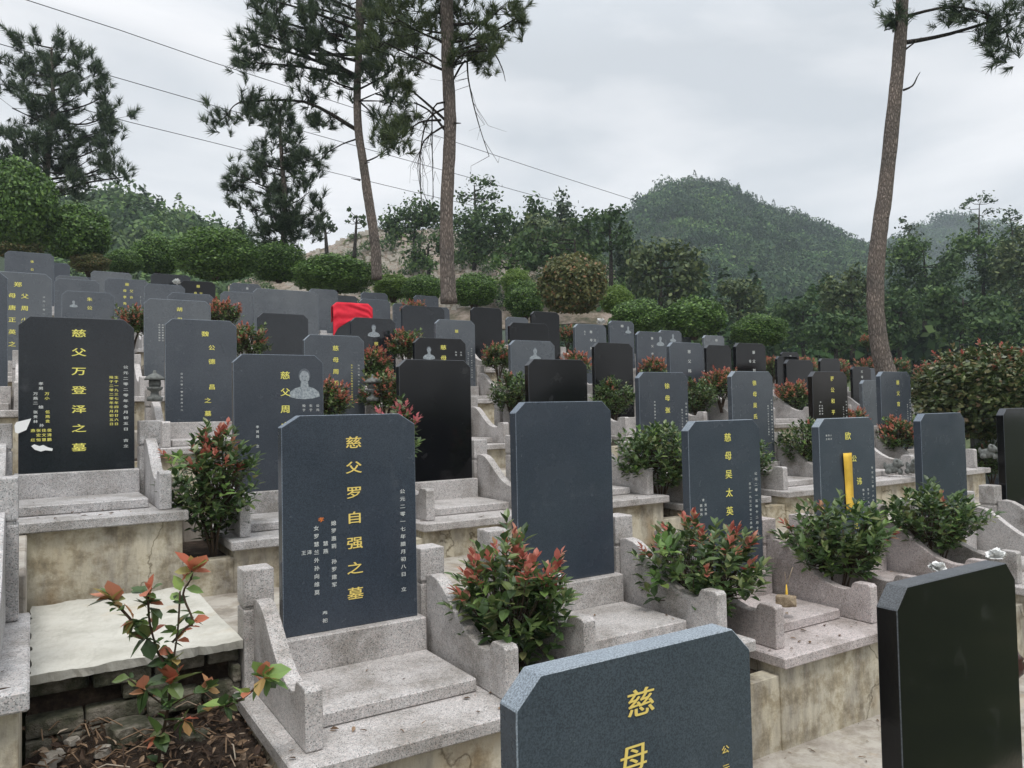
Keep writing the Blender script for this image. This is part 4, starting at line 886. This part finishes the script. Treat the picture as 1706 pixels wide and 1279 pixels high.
def pine(name, label, trunk, Z, clumps, needle='needle', bark='bark', ts=.17, dens=1.0, dead=(), group='pine trees', cat='pine tree', rough_r=1.0):
    """trunk: (px,py,radius m); clumps: (px,py,rx px,ry px[,start px,start py])"""
    base = P(trunk[0][0], trunk[0][1], Z); loc = lambda px, py, dz=0: P(px, py, Z + dz) - base
    e = empty(name, base, label, cat, group)
    pts = catmull([loc(a, b) for a, b, c in trunk], 5); rr = np.interp(np.linspace(0, len(trunk) - 1, len(pts)), range(len(trunk)), [c for a, b, c in trunk]).tolist()
    tb = Tubes(); tb.add(pts, rr, 14, .05); link('trunk', tb.mesh('trunk'), e, M[bark])
    tb = Tubes(); TP, TD, TS = [], [], []; m1 = 1 / FPX * Z; chains = {}
    for cl in clumps:
        px, py, rx, ry = cl[:4]; dz = random.uniform(-1, 1) * rx * m1 * 1.1; c = loc(px, py, dz)
        if len(cl) > 4:
            s0 = loc(cl[4], cl[5])
            if (cl[4], cl[5]) in chains:
                cand = chains[(cl[4], cl[5])]; s0 = min(cand, key=lambda q: (q - c).length + .35 * (q - s0).length)
        else:
            tgt = c.copy(); tgt.z -= .25 * (Vector((c.x, c.y, 0)) - Vector((pts[len(pts) // 2].x, pts[len(pts) // 2].y, 0))).length + .1; s0 = min(pts, key=lambda q: (q - tgt).length)
        L = (c - s0).length; r0 = min(.05, .012 + L * .014)
        mid = s0.lerp(c, .5) + Vector((0, 0, (.10 if len(cl) > 4 else -.05) * L)) + Vector([random.uniform(-.08, .08) * L for _ in range(3)])
        lp = catmull([s0, mid, c], 4)
        if len(cl) > 4: chains.setdefault((cl[4], cl[5]), []).extend(lp)
        tb.add(lp, np.linspace(r0, r0 * .35, len(lp)).tolist(), 6, .1)
        n = max(18, int(dens * rx * ry * m1 * m1 * 140 * (.17 / ts) ** 2)); ns = max(3, n // 7)
        for i in range(ns):
            while True:
                q = Vector([random.uniform(-1, 1) for _ in range(3)])
                if q.length < 1: break
            q = q.normalized() * q.length ** .6
            sc_ = c + Vector((RGT * q.x * rx * m1)) + Vector((FWD * q.y * rx * m1)) + UP * q.z * ry * m1
            fr = random.choice(lp[len(lp) // 2:]); md = fr.lerp(sc_, .5) + Vector((0, 0, -.06)); tb.add([fr, md, sc_], [.011, .008, .005], 4)
            od = (sc_ - c).normalized() * .5 + Vector((0, 0, .8))
            for k in range(7):
                p = sc_ + Vector([random.gauss(0, .13) for _ in range(3)]); d = od + Vector([random.gauss(0, .4) for _ in range(3)])
                if random.random() < .6: tb.add([sc_, p], [.005, .003], 3)
                TP.append(p); TD.append(d); TS.append(ts * random.uniform(1.0, 1.5))
    for dd in dead:
        pp = catmull([loc(a, b, random.uniform(-.2, .2)) for a, b in dd], 3); tb.add(pp, np.linspace(.022, .006, len(pp)).tolist(), 5, .1)
        if len(dd) > 4 or dd[0][0] in (742, 740):
            for k in range(10):
                i = random.randrange(len(pp) // 3, len(pp)); a = pp[i]; b = a + Vector([random.gauss(0, .25) for _ in range(3)]) + Vector((0, 0, -.3)); c2 = b + Vector([random.gauss(0, .15) for _ in range(3)]) + Vector((0, 0, -.15))
                tb.add([a, b, c2], [.006, .004, .002], 3)
    if tb.v: link('limbs', tb.mesh('limbs'), e, M['bark_dark'])
    if TP:
        V, F = tufts(TP, TD, TS); link('crown', npmesh('crown', V, F), e, M[needle])
    return e
pine('pine_tree', 'tall leaning bare-trunked pine with one leafy branch at the top right corner', [(1478, 625, .19), (1468, 590, .165), (1459, 520, .155), (1459, 450, .15), (1466, 380, .145), (1478, 290, .132), (1489, 180, .125), (1498, 90, .118), (1503, 0, .11), (1505, -120, .125), (1508, -300, .10)], 14.5,
     [(1640, 22, 34, 14, 1504, 28), (1672, 48, 32, 26, 1504, 28), (1600, 18, 16, 10, 1504, 28), (1685, 85, 22, 12, 1504, 28), (1640, 60, 18, 10, 1504, 28), (1490, 30, 5, 9), (1700, 20, 22, 20), (1620, -80, 90, 40), (1450, -110, 90, 50), (1520, -230, 110, 60), (1600, -180, 80, 50)],
     ts=.16, dead=[((1505, 85), (1535, 62)), ((1505, 150), (1520, 143), (1528, 128), (1533, 120)), ((1503, 20), (1512, 5)), ((1468, 370), (1480, 362))])
pine('pine_tree', 'straight thick pine trunk rising out of the frame, dead twigs hanging from it', [(748, 505, .16), (745, 440, .135), (744, 350, .127), (747, 280, .122), (750, 200, .118), (746, 120, .115), (745, 40, .12), (743, -40, .13), (742, -200, .10)], 14.5,
     [(790, 30, 45, 26), (840, 10, 32, 16), (800, 75, 40, 22, 748, 120), (700, 20, 60, 35), (725, 60, 40, 30), (660, 30, 50, 30), (690, 75, 46, 28, 748, 110), (640, 70, 30, 20), (770, 100, 20, 12), (830, 55, 26, 14), (780, 55, 30, 16), (770, 15, 40, 18), (690, 45, 40, 24), (860, 30, 16, 10), (812, 88, 26, 16, 750, 110), (690, 170, 42, 34, 740, 215), (672, 140, 34, 22, 742, 200), (670, 230, 16, 22, 735, 200), (645, 225, 12, 12, 735, 200), (700, -80, 110, 50), (790, -90, 100, 60), (745, -210, 120, 60)],
     needle='needle_pale', ts=.15, dead=[((746, 150), (775, 100), (780, 130), (788, 170), (800, 215), (815, 260)), ((742, 170), (722, 180), (720, 240), (722, 330)), ((742, 180), (712, 200), (700, 260), (702, 330)), ((750, 90), (815, 85), (835, 110), (842, 135)), ((740, 210), (706, 235), (695, 280)), ((757, 205), (768, 205)), ((745, 100), (800, 40), (850, 0))])
pine('pine_tree', 'slightly curved pine whose wide dark crown reaches far to the left', [(628, 465, .13), (626, 420, .12), (620, 370, .115), (612, 320, .108), (605, 270, .10), (597, 215, .095), (595, 150, .088), (598, 90, .08), (600, 20, .11), (602, -80, .09)], 18,
     [(430, 20, 28, 22), (470, 40, 46, 26), (445, 55, 30, 14), (520, 20, 50, 28), (560, 55, 46, 30), (600, 30, 60, 34), (640, 40, 50, 30), (640, 85, 44, 24), (500, 85, 42, 20, 595, 125), (430, 105, 30, 16, 595, 130), (470, 112, 50, 16, 595, 130), (410, 95, 14, 16, 595, 130), (520, 115, 30, 16), (590, 95, 46, 26), (400, 170, 34, 22, 592, 215), (375, 195, 18, 24, 592, 215), (420, 190, 22, 14, 592, 215), (465, 190, 26, 16, 592, 215), (515, 160, 10, 26, 592, 215), (545, 205, 22, 16, 592, 215), (555, 130, 20, 10), (640, 150, 32, 22, 598, 168), (660, 175, 34, 20, 598, 168), (640, 215, 26, 20, 598, 168), (655, 240, 14, 12), (450, 0, 40, 18), (490, 5, 40, 16), (420, 70, 20, 12), (470, 70, 40, 18), (550, 90, 36, 18), (580, 10, 50, 22), (620, 70, 40, 24), (660, 110, 36, 18), (680, 60, 30, 20), (610, 130, 30, 16), (560, -40, 100, 40), (640, -50, 90, 40), (480, -30, 70, 26), (600, -140, 100, 60)],
     bark='bark', ts=.18, dead=[((592, 232), (570, 240), (545, 255), (535, 268)), ((600, 300), (585, 297)), ((607, 272), (616, 270)), ((598, 168), (630, 168), (680, 170))])
pine('pine_tree', 'dark bushy pine with upright shoots behind the round bushes, left of the curved trunk', [(472, 430, .09), (473, 380, .08), (474, 330, .075), (470, 270, .06), (465, 200, .04), (460, 175, .02)], 22,
     [(462, 185, 26, 16), (470, 215, 38, 20), (450, 235, 36, 18), (500, 240, 26, 18), (430, 265, 34, 18), (400, 290, 30, 18), (390, 305, 20, 14), (460, 275, 40, 20), (505, 285, 36, 20), (520, 265, 20, 20), (430, 310, 40, 18), (480, 320, 40, 20), (515, 320, 26, 18), (420, 345, 26, 12), (455, 360, 46, 20), (500, 355, 40, 18), (530, 350, 20, 14), (420, 385, 30, 16), (470, 395, 50, 20), (510, 390, 34, 18), (470, 250, 40, 20), (450, 290, 40, 20), (480, 340, 40, 18), (500, 375, 36, 16), (440, 370, 36, 16), (470, 412, 50, 14)], ts=.19, dens=1.3)
pine('pine_tree', 'tall full pine at the upper left corner, its layered crown spreading over dark bushes', [(72, 360, .14), (76, 310, .12), (80, 250, .10), (88, 190, .08), (88, 140, .06), (86, 80, .03)], 26,
     [(40, 70, 16, 16), (86, 80, 30, 20), (60, 95, 34, 20), (110, 90, 24, 18), (20, 105, 22, 12), (140, 105, 14, 20), (90, 120, 46, 22), (40, 130, 34, 16), (150, 125, 26, 12), (10, 140, 22, 12), (70, 155, 50, 18), (130, 160, 40, 18), (175, 160, 26, 16), (195, 185, 24, 20), (20, 180, 40, 20), (90, 190, 50, 22), (150, 195, 40, 20), (180, 215, 20, 10), (30, 220, 50, 22), (90, 235, 50, 24), (140, 240, 36, 20), (10, 250, 40, 24), (60, 275, 56, 24), (120, 275, 50, 20), (165, 290, 40, 16), (205, 295, 18, 12), (30, 300, 50, 26), (100, 310, 40, 20), (145, 320, 36, 16), (60, 125, 40, 18), (110, 140, 40, 16), (60, 190, 46, 20), (120, 220, 46, 20), (60, 250, 50, 22), (150, 265, 40, 18), (80, 295, 50, 20), (0, 215, 30, 20), (0, 280, 40, 22), (180, 240, 26, 12), (190, 270, 24, 12)], ts=.22, dens=1.2)
# midground trees with broad leaf clumps
def leafy(name, label, px, py0, Z, clumps, mt, group, cat='tree', tr=.15, ls=.22, dens=1.0, trunk=None):
    ls *= .62
    base = P(px, py0, Z); e = empty(name, base, label, cat, group); m1 = Z / FPX; g = rng
    top = min(c[1] for c in clumps); tp = trunk or [(px, py0), (px + random.uniform(-3, 3), (py0 + top) / 2), (px + random.uniform(-5, 5), top + 10)]
    pts = catmull([P(a, b, Z) - base for a, b in tp], 4); tb = Tubes(); tb.add(pts, np.linspace(tr, tr * .25, len(pts)).tolist(), 8, .06)
    link('trunk', tb.mesh('trunk'), e, M['bark_dark']); tb = Tubes(); VV = []
    for cx, cy, rx, ry in clumps:
        dz = random.uniform(-1, 1) * rx * m1; c = P(cx, cy, Z + dz) - base; tgt = c - Vector((0, 0, .3)); s0 = min(pts, key=lambda q: (q - tgt).length)
        tb.add([s0, s0.lerp(c, .5) + Vector((0, 0, -.1)), c], [.03, .02, .01], 5, .1)
        n = int(dens * 12 * rx * ry * m1 * m1 / (ls * ls)); 
        if n < 8: n = 8
        d = g.normal(size=(n, 3)); d /= np.linalg.norm(d, axis=1)[:, None]; rad = g.random((n, 1)) ** .45
        dd = d * rad * np.array((rx * m1, rx * m1, ry * m1)) * (1 + .25 * g.normal(size=(n, 1)))
        pc = np.outer(dd[:, 0], np.array(RGT)) + np.outer(dd[:, 1], np.array(FWD)) + np.outer(dd[:, 2], np.array((0, 0, 1))) + np.array(c)
        dn = np.outer(d[:, 0], np.array(RGT)) + np.outer(d[:, 1], np.array(FWD)) + np.outer(d[:, 2], np.array((0, 0, 1))) + g.normal(size=(n, 3)) * .5
        a = np.cross(dn, g.normal(size=(n, 3))); a /= np.linalg.norm(a, axis=1)[:, None]; b = np.cross(a, dn); b /= np.maximum(np.linalg.norm(b, axis=1)[:, None], 1e-3)
        s = ls * .5 * (.6 + .8 * g.random((n, 1))); VV.append(np.stack([pc - a * s, pc - b * s * .6, pc + a * s, pc + b * s * .6], 1).reshape(-1, 3))
        for k in range(3): tb.add([c, Vector(pc[random.randrange(n)])], [.008, .004], 3)
    link('limbs', tb.mesh('limbs'), e, M['bark_dark']); V = np.concatenate(VV); link('crown', npmesh('crown', V, np.arange(len(V)).reshape(-1, 4)), e, M[mt]); return e
def blob(cx, cy, rx, ry, n, seed, s=.45):
    q = random.Random(seed); L = []
    for i in range(n):
        a = q.uniform(0, 6.283); d = q.random() ** .5; L.append((cx + math.cos(a) * d * rx * .8, cy + math.sin(a) * d * ry * .8, rx * s * q.uniform(.6, 1.1), ry * s * q.uniform(.6, 1.1)))
    return L
mg = 'trees of the woodland edge beyond the terraces'
leafy('tree', 'airy broadleaf tree standing highest on the rubble slope, right of the nearer pine trunk', 790, 420, 52, blob(795, 325, 45, 38, 16, 1, .35), 'canopy_mid', mg, ls=.42, dens=.8)
leafy('tree', 'rounded tree on the rubble slope between the two centre pine trunks', 690, 440, 50, blob(690, 372, 58, 44, 22, 2), 'canopy_mid', mg, ls=.42, dens=.9)
leafy('tree', 'dark tree right behind the nearer pine trunk, below the airy one', 790, 450, 48, blob(805, 395, 62, 52, 26, 3), 'canopy_mid', mg, ls=.42, dens=1)
leafy('tree', 'loose tree with a feathery top left of the pointed conifer on the slope', 886, 440, 50, blob(880, 380, 45, 50, 18, 4) + [(885, 332, 16, 12)], 'canopy_mid', mg, ls=.5)
leafy('tree', 'dark pointed conifer-like tree on the skyline left of the mountain', 935, 440, 55, blob(938, 390, 45, 55, 18, 5) + [(935, 325, 14, 14), (938, 345, 24, 14), (932, 365, 30, 14)], 'needle', mg, ls=.5)
leafy('tree', 'slender tree whose bare trunk shows above the bronze bush', 1018, 500, 40, blob(1015, 385, 42, 42, 18, 6) + [(1030, 350, 20, 12), (990, 358, 14, 10)], 'canopy_mid', mg, ls=.42, trunk=[(1018, 500), (1018, 440), (1015, 350)])
leafy('tree', 'sparse small tree beside the curved pine on the rubble slope', 590, 430, 50, blob(600, 362, 32, 22, 9, 7, .3), 'canopy_mid', mg, ls=.45)
leafy('tree', 'small tree between the dark bushy pine and the rubble slope', 545, 430, 45, blob(545, 380, 22, 26, 8, 17, .4), 'needle', mg, ls=.42)
leafy('tree', 'broad dark pine-like tree in front of the mountain, above the two round clipped bushes', 1100, 540, 38, blob(1110, 450, 75, 75, 34, 8, .38), 'needle_pale', mg, ls=.42)
leafy('tree', 'second dark tree left of the broad one in front of the mountain', 1050, 520, 42, blob(1060, 440, 50, 60, 20, 9), 'needle', mg, ls=.42)
leafy('tree', 'thin dark tree right of the bronze bush on the slope', 960, 480, 40, blob(900, 420, 60, 45, 20, 10), 'canopy_mid', mg, ls=.42)
leafy('tree', 'small bright green tree on the rubble slope behind the round bushes', 850, 480, 36, blob(850, 430, 34, 32, 12, 11), 'canopy_mid', mg, ls=.36)
leafy('tree', 'sparse leaning tree top poking above the wood right of the tall pine', 1630, 440, 55, [(1635, 330, 20, 8), (1605, 345, 10, 8), (1650, 352, 14, 8), (1620, 365, 16, 8), (1615, 335, 8, 6), (1655, 335, 8, 6), (1635, 385, 30, 16)], 'needle', mg, ls=.4, tr=.1)
leafy('tree', 'dark sparse tree top near the right edge above the wood', 1685, 440, 55, [(1680, 352, 14, 8), (1695, 360, 12, 8), (1675, 368, 12, 7), (1690, 385, 24, 14)], 'needle', mg, ls=.4, tr=.1)
leafy('tree', 'small dark tree top peeping out right of the tall leaning pine trunk', 1512, 440, 55, [(1505, 368, 10, 7), (1512, 380, 18, 8), (1530, 376, 7, 5), (1515, 395, 22, 12)], 'needle', mg, ls=.4, tr=.1)
for i, (cx, cy, rx, ry, Z, lb) in enumerate([(1540, 450, 75, 62, 46, 'green tree mass directly right of the tall leaning trunk'), (1640, 440, 80, 65, 48, 'light green tree near the right edge of the wood'), (1710, 450, 60, 75, 44, 'tree cut off by the right edge above the big bush'),
        (1600, 520, 80, 55, 38, 'lower dark tree above the big bronze-green bush'), (1500, 530, 50, 55, 40, 'dark tree just right of the tall trunk\'s lower half'), (1420, 500, 60, 60, 42, 'dark tree just left of the tall leaning trunk'), (1340, 530, 60, 50, 45, 'dark tree above and right of the right-hand clipped bush'), (1390, 560, 70, 40, 36, 'low dark tree left of the tall pine\'s foot'), (1230, 500, 55, 45, 46, 'dark tree between and above the two round clipped bushes'), (1660, 560, 70, 45, 34, 'lowest tree behind the right part of the big bush')]):
    leafy('tree', lb, cx, cy + ry + 40, Z, blob(cx, cy, rx, ry, 30, 30 + i, .34), ['canopy_mid', 'canopy_mid', 'needle_pale'][i % 3], mg, ls=.38, dens=1.1)
leafy('tree', 'low dark tree covering the slope just left of the nearer pine trunk', 715, 470, 46, blob(712, 418, 34, 34, 14, 51), 'canopy_mid', mg, ls=.4)
leafy('tree', 'dark tree on the slope above the bright bush and the airy tree group', 930, 470, 46, blob(905, 405, 60, 44, 22, 52), 'needle_pale', mg, ls=.42)
leafy('tree', 'dark tree between the pointed conifer and the slender bare-trunked tree', 980, 470, 44, blob(975, 400, 40, 50, 18, 53), 'canopy_mid', mg, ls=.42)
# scrub on the rubble slope and valley wood
canopy('slope_scrub', items_on(mound, 130, 640, 1050, .5, 1.2, .1, 1.0, .1) + items_on(mound, 60, 400, 700, .35, .8, .1, 1.0, .1), M['canopy_mid'])
it = []
for i in range(420):
    px = random.uniform(1020, 1760); Z = random.uniform(48, 95); it.append((P(px, 560 + 60 * random.random(), Z), random.uniform(2.0, 3.6), random.randrange(6)))
canopy('valley_forest', it, M['canopy'])
# pale stones strewn on the rubble slope
VV = []; cube = np.array([(-1, -1, -1), (1, -1, -1), (1, 1, -1), (-1, 1, -1), (-.8, -.7, 1), (.8, -.8, .8), (.7, .8, 1), (-.8, .7, .9)]) * .5; FF = []
for i in range(2600):
    c = mound.at(random.uniform(480, 1000), random.uniform(.2, 1.0)); s = random.uniform(.12, .42); a = random.uniform(0, 6); R_ = np.array([(math.cos(a), -math.sin(a), 0), (math.sin(a), math.cos(a), 0), (0, 0, .7)])
    FF.append(np.array([(0, 3, 2, 1), (4, 5, 6, 7), (0, 1, 5, 4), (1, 2, 6, 5), (2, 3, 7, 6), (3, 0, 4, 7)]) + 8 * i); VV.append(cube * s @ R_.T + np.array(c))
o = link('slope_rubble', npmesh('slope_rubble', np.concatenate(VV), np.concatenate(FF)), None, M['pebble']); tag(o, kind='stuff')
# ------------------------------------------------------------------ clipped bushes
def bush_mesh(seed, n=7500, L=.125, rag=.07):
    g = np.random.default_rng(seed); d = g.normal(size=(n, 3)); d /= np.linalg.norm(d, axis=1)[:, None]
    ph = g.random(8) * 6
    bumps = 1 + .03 * np.sin(d[:, 0] * 13 + ph[3]) * np.sin(d[:, 1] * 12 + ph[4]) + .07 * np.sin(d[:, 0] * 5 + ph[0]) * np.cos(d[:, 1] * 5 + ph[1]) + .05 * np.sin(d[:, 2] * 8 + ph[2] + d[:, 0] * 4) + rag * g.normal(size=n) * .6
    r = bumps * (1 - .28 * g.random(n) ** 1.8); c = d * r[:, None]; c[:, 2] = np.where(c[:, 2] < -.8, -.8 + (c[:, 2] + .8) * .3, c[:, 2])
    o = np.cross(d, g.normal(size=(n, 3))) + d * .45 + g.normal(size=(n, 3)) * .3; o /= np.linalg.norm(o, axis=1)[:, None]; a = np.cross(o, d + g.normal(size=(n, 3)) * .45); a /= np.linalg.norm(a, axis=1)[:, None]
    s = L * (.7 + .6 * g.random((n, 1))); V = np.stack([c, c + o * s * .5 - a * s * .34, c + o * s, c + o * s * .5 + a * s * .34], 1).reshape(-1, 3)
    return npmesh('foliage', V, np.arange(4 * n).reshape(-1, 4))
BM = {}
def round_bush(px, py, rx, ry, Z, mt, label, name='clipped_bush', L=.10, n=11000, var=0, group='round clipped bushes behind the tombs', stemh=.25):
    rx *= .9; ry *= .9; L = round(L * 55 / max(rx, 30), 2) if rx > 45 else L
    n = int(n * (max(rx, 30) / 45) ** 1.2 / 500) * 500 if rx > 45 else n
    m1 = Z / FPX; e = empty(name, P(px, py + ry * .55, Z) - UP * stemh, label, 'bush', group)
    key = (mt, L, n, var)
    if key not in BM: BM[key] = bush_mesh(var + 3, n, L); BM[key].materials.append(M[mt])
    o = link('foliage', BM[key], e); o.location.z = ry * m1 * .55 + stemh; o.scale = (rx * m1, rx * m1, ry * m1); o.rotation_euler.z = random.uniform(0, 6)
    tb = Tubes()
    for i in range(7):
        a = i * .9; tb.add([(math.cos(a) * .04, math.sin(a) * .04, 0), (math.cos(a) * .12, math.sin(a) * .12, stemh * .7), (math.cos(a) * rx * m1 * .6, math.sin(a) * rx * m1 * .6, stemh + ry * m1 * (.4 + .2 * (i % 3)))], [.03, .025, .01], 6)
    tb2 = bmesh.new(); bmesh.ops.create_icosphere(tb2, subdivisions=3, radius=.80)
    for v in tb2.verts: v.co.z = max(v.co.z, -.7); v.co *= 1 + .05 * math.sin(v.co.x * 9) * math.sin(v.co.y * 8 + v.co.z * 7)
    me = bpy.data.meshes.new('shaded_core'); tb2.to_mesh(me); tb2.free(); c_ = link('shaded_core', me, e, M['bush_core']); c_.location = o.location; c_.scale = o.scale  # solid ball behind the leaves, coloured as dark as the shaded inside
    link('stems', tb.mesh('stems'), e, M['twig']); return e
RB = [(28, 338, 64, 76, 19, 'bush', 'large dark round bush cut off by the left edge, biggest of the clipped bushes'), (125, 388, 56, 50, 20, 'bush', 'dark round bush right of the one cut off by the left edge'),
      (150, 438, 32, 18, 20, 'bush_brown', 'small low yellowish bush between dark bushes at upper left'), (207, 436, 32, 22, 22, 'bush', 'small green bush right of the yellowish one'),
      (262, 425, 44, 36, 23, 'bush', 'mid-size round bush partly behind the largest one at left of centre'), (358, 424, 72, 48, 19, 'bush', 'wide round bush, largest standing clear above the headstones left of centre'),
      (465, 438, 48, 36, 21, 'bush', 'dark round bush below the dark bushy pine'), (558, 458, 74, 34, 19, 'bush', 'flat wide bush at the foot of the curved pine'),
      (655, 478, 34, 22, 22, 'bush_bright', 'bright green bush between the two pine trunks'), (705, 482, 36, 26, 21, 'bush', 'green bush touching the left of the nearer pine trunk'),
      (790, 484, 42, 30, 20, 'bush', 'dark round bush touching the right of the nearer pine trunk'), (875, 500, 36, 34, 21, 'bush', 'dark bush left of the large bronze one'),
      (955, 474, 58, 56, 19, 'bush_brown', 'large bronze-topped bush right of centre, tallest there'), (1028, 500, 30, 26, 21, 'bush_bright', 'bright yellow-green bush right of the large bronze one'),
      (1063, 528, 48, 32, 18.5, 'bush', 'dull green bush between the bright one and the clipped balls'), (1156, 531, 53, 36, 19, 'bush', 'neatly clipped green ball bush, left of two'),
      (1264, 552, 48, 30, 19, 'bush', 'neatly clipped green ball bush, right of two'), (860, 470, 26, 24, 23, 'bush_bright', 'light green bush peeping over the dark ones by the rubble slope'), (30, 410, 40, 26, 22, 'bush_brown', 'shaded brownish bush under the large one at the left edge')]
for i, (px, py, rx, ry, Z, mt, lb) in enumerate(RB): round_bush(px, py, rx, ry, Z, mt, lb, var=i % 3)
# big bronze-green bush at right
big = shrub_meshes(77, 1.0, 1.0, .64, .86, 1900, .10, .22, 8, redtop=.5)
q = P(1652, 726, 10.2); e = shrub((q.x, q.y, q.z - .25), big, 'big bronze-green round bush at the right edge with reddish tips along its top', name='photinia_bush', mats=('leaf_olive', 'leaf_red', 'leaf'), group=None, sc=.90)
bm_ = bush_mesh(41, 14000, .10, .06); bo = link('foliage', bm_, e, M['leaf_olive']); bo.location.z = .84; bo.scale = (1.0, .98, .66)
# ------------------------------------------------------------------ power lines
for i, (pts, Z0, Z1) in enumerate([([(-60, -35), (30, -5), (200, 50), (350, 102), (585, 178), (757, 236), (900, 283), (1062, 335)], 36, 70), ([(-60, 56), (0, 73), (170, 122), (350, 174), (522, 223), (690, 270), (870, 320), (960, 344)], 38, 72),
        ([(-60, 120), (60, 160), (215, 203), (350, 236), (545, 285), (686, 319), (800, 345)], 42, 76)]):
    n = len(pts); tb = Tubes(); tb.add([P(a, b, Z0 + (Z1 - Z0) * (a + 60) / 1100) for a, b in pts], .022, 6)
    tag(link('power_line', tb.mesh('power_line'), None, M['cable']), ['topmost overhead power line slanting down across the sky', 'middle overhead power line slanting across the sky', 'lowest overhead power line, passing behind the pines'][i], 'cable', 'overhead power lines')

# ------------------------------------------------------------------ haze
bm = bmesh.new(); bmesh.ops.create_cube(bm, size=1)
for v in bm.verts: v.co = Vector((-160 + 620 * (v.co.x + .5), -60 + 580 * (v.co.y + .5), -27 + 150 * (v.co.z + .5)))
me = bpy.data.meshes.new('haze'); bm.to_mesh(me); bm.free()
hm = bpy.data.materials.new('thin_mist'); hm.use_nodes = True; hm.node_tree.nodes.clear()
ho = N(hm.node_tree, 'ShaderNodeOutputMaterial'); pv = N(hm.node_tree, 'ShaderNodeVolumePrincipled'); pv.inputs['Color'].default_value = (.80, .90, 1, 1); pv.inputs['Density'].default_value = .00062
hm.node_tree.links.new(pv.outputs[0], ho.inputs['Volume']); me.materials.append(hm)
hz = bpy.data.objects.new('haze', me); col.objects.link(hz); hz['kind'] = 'stuff'
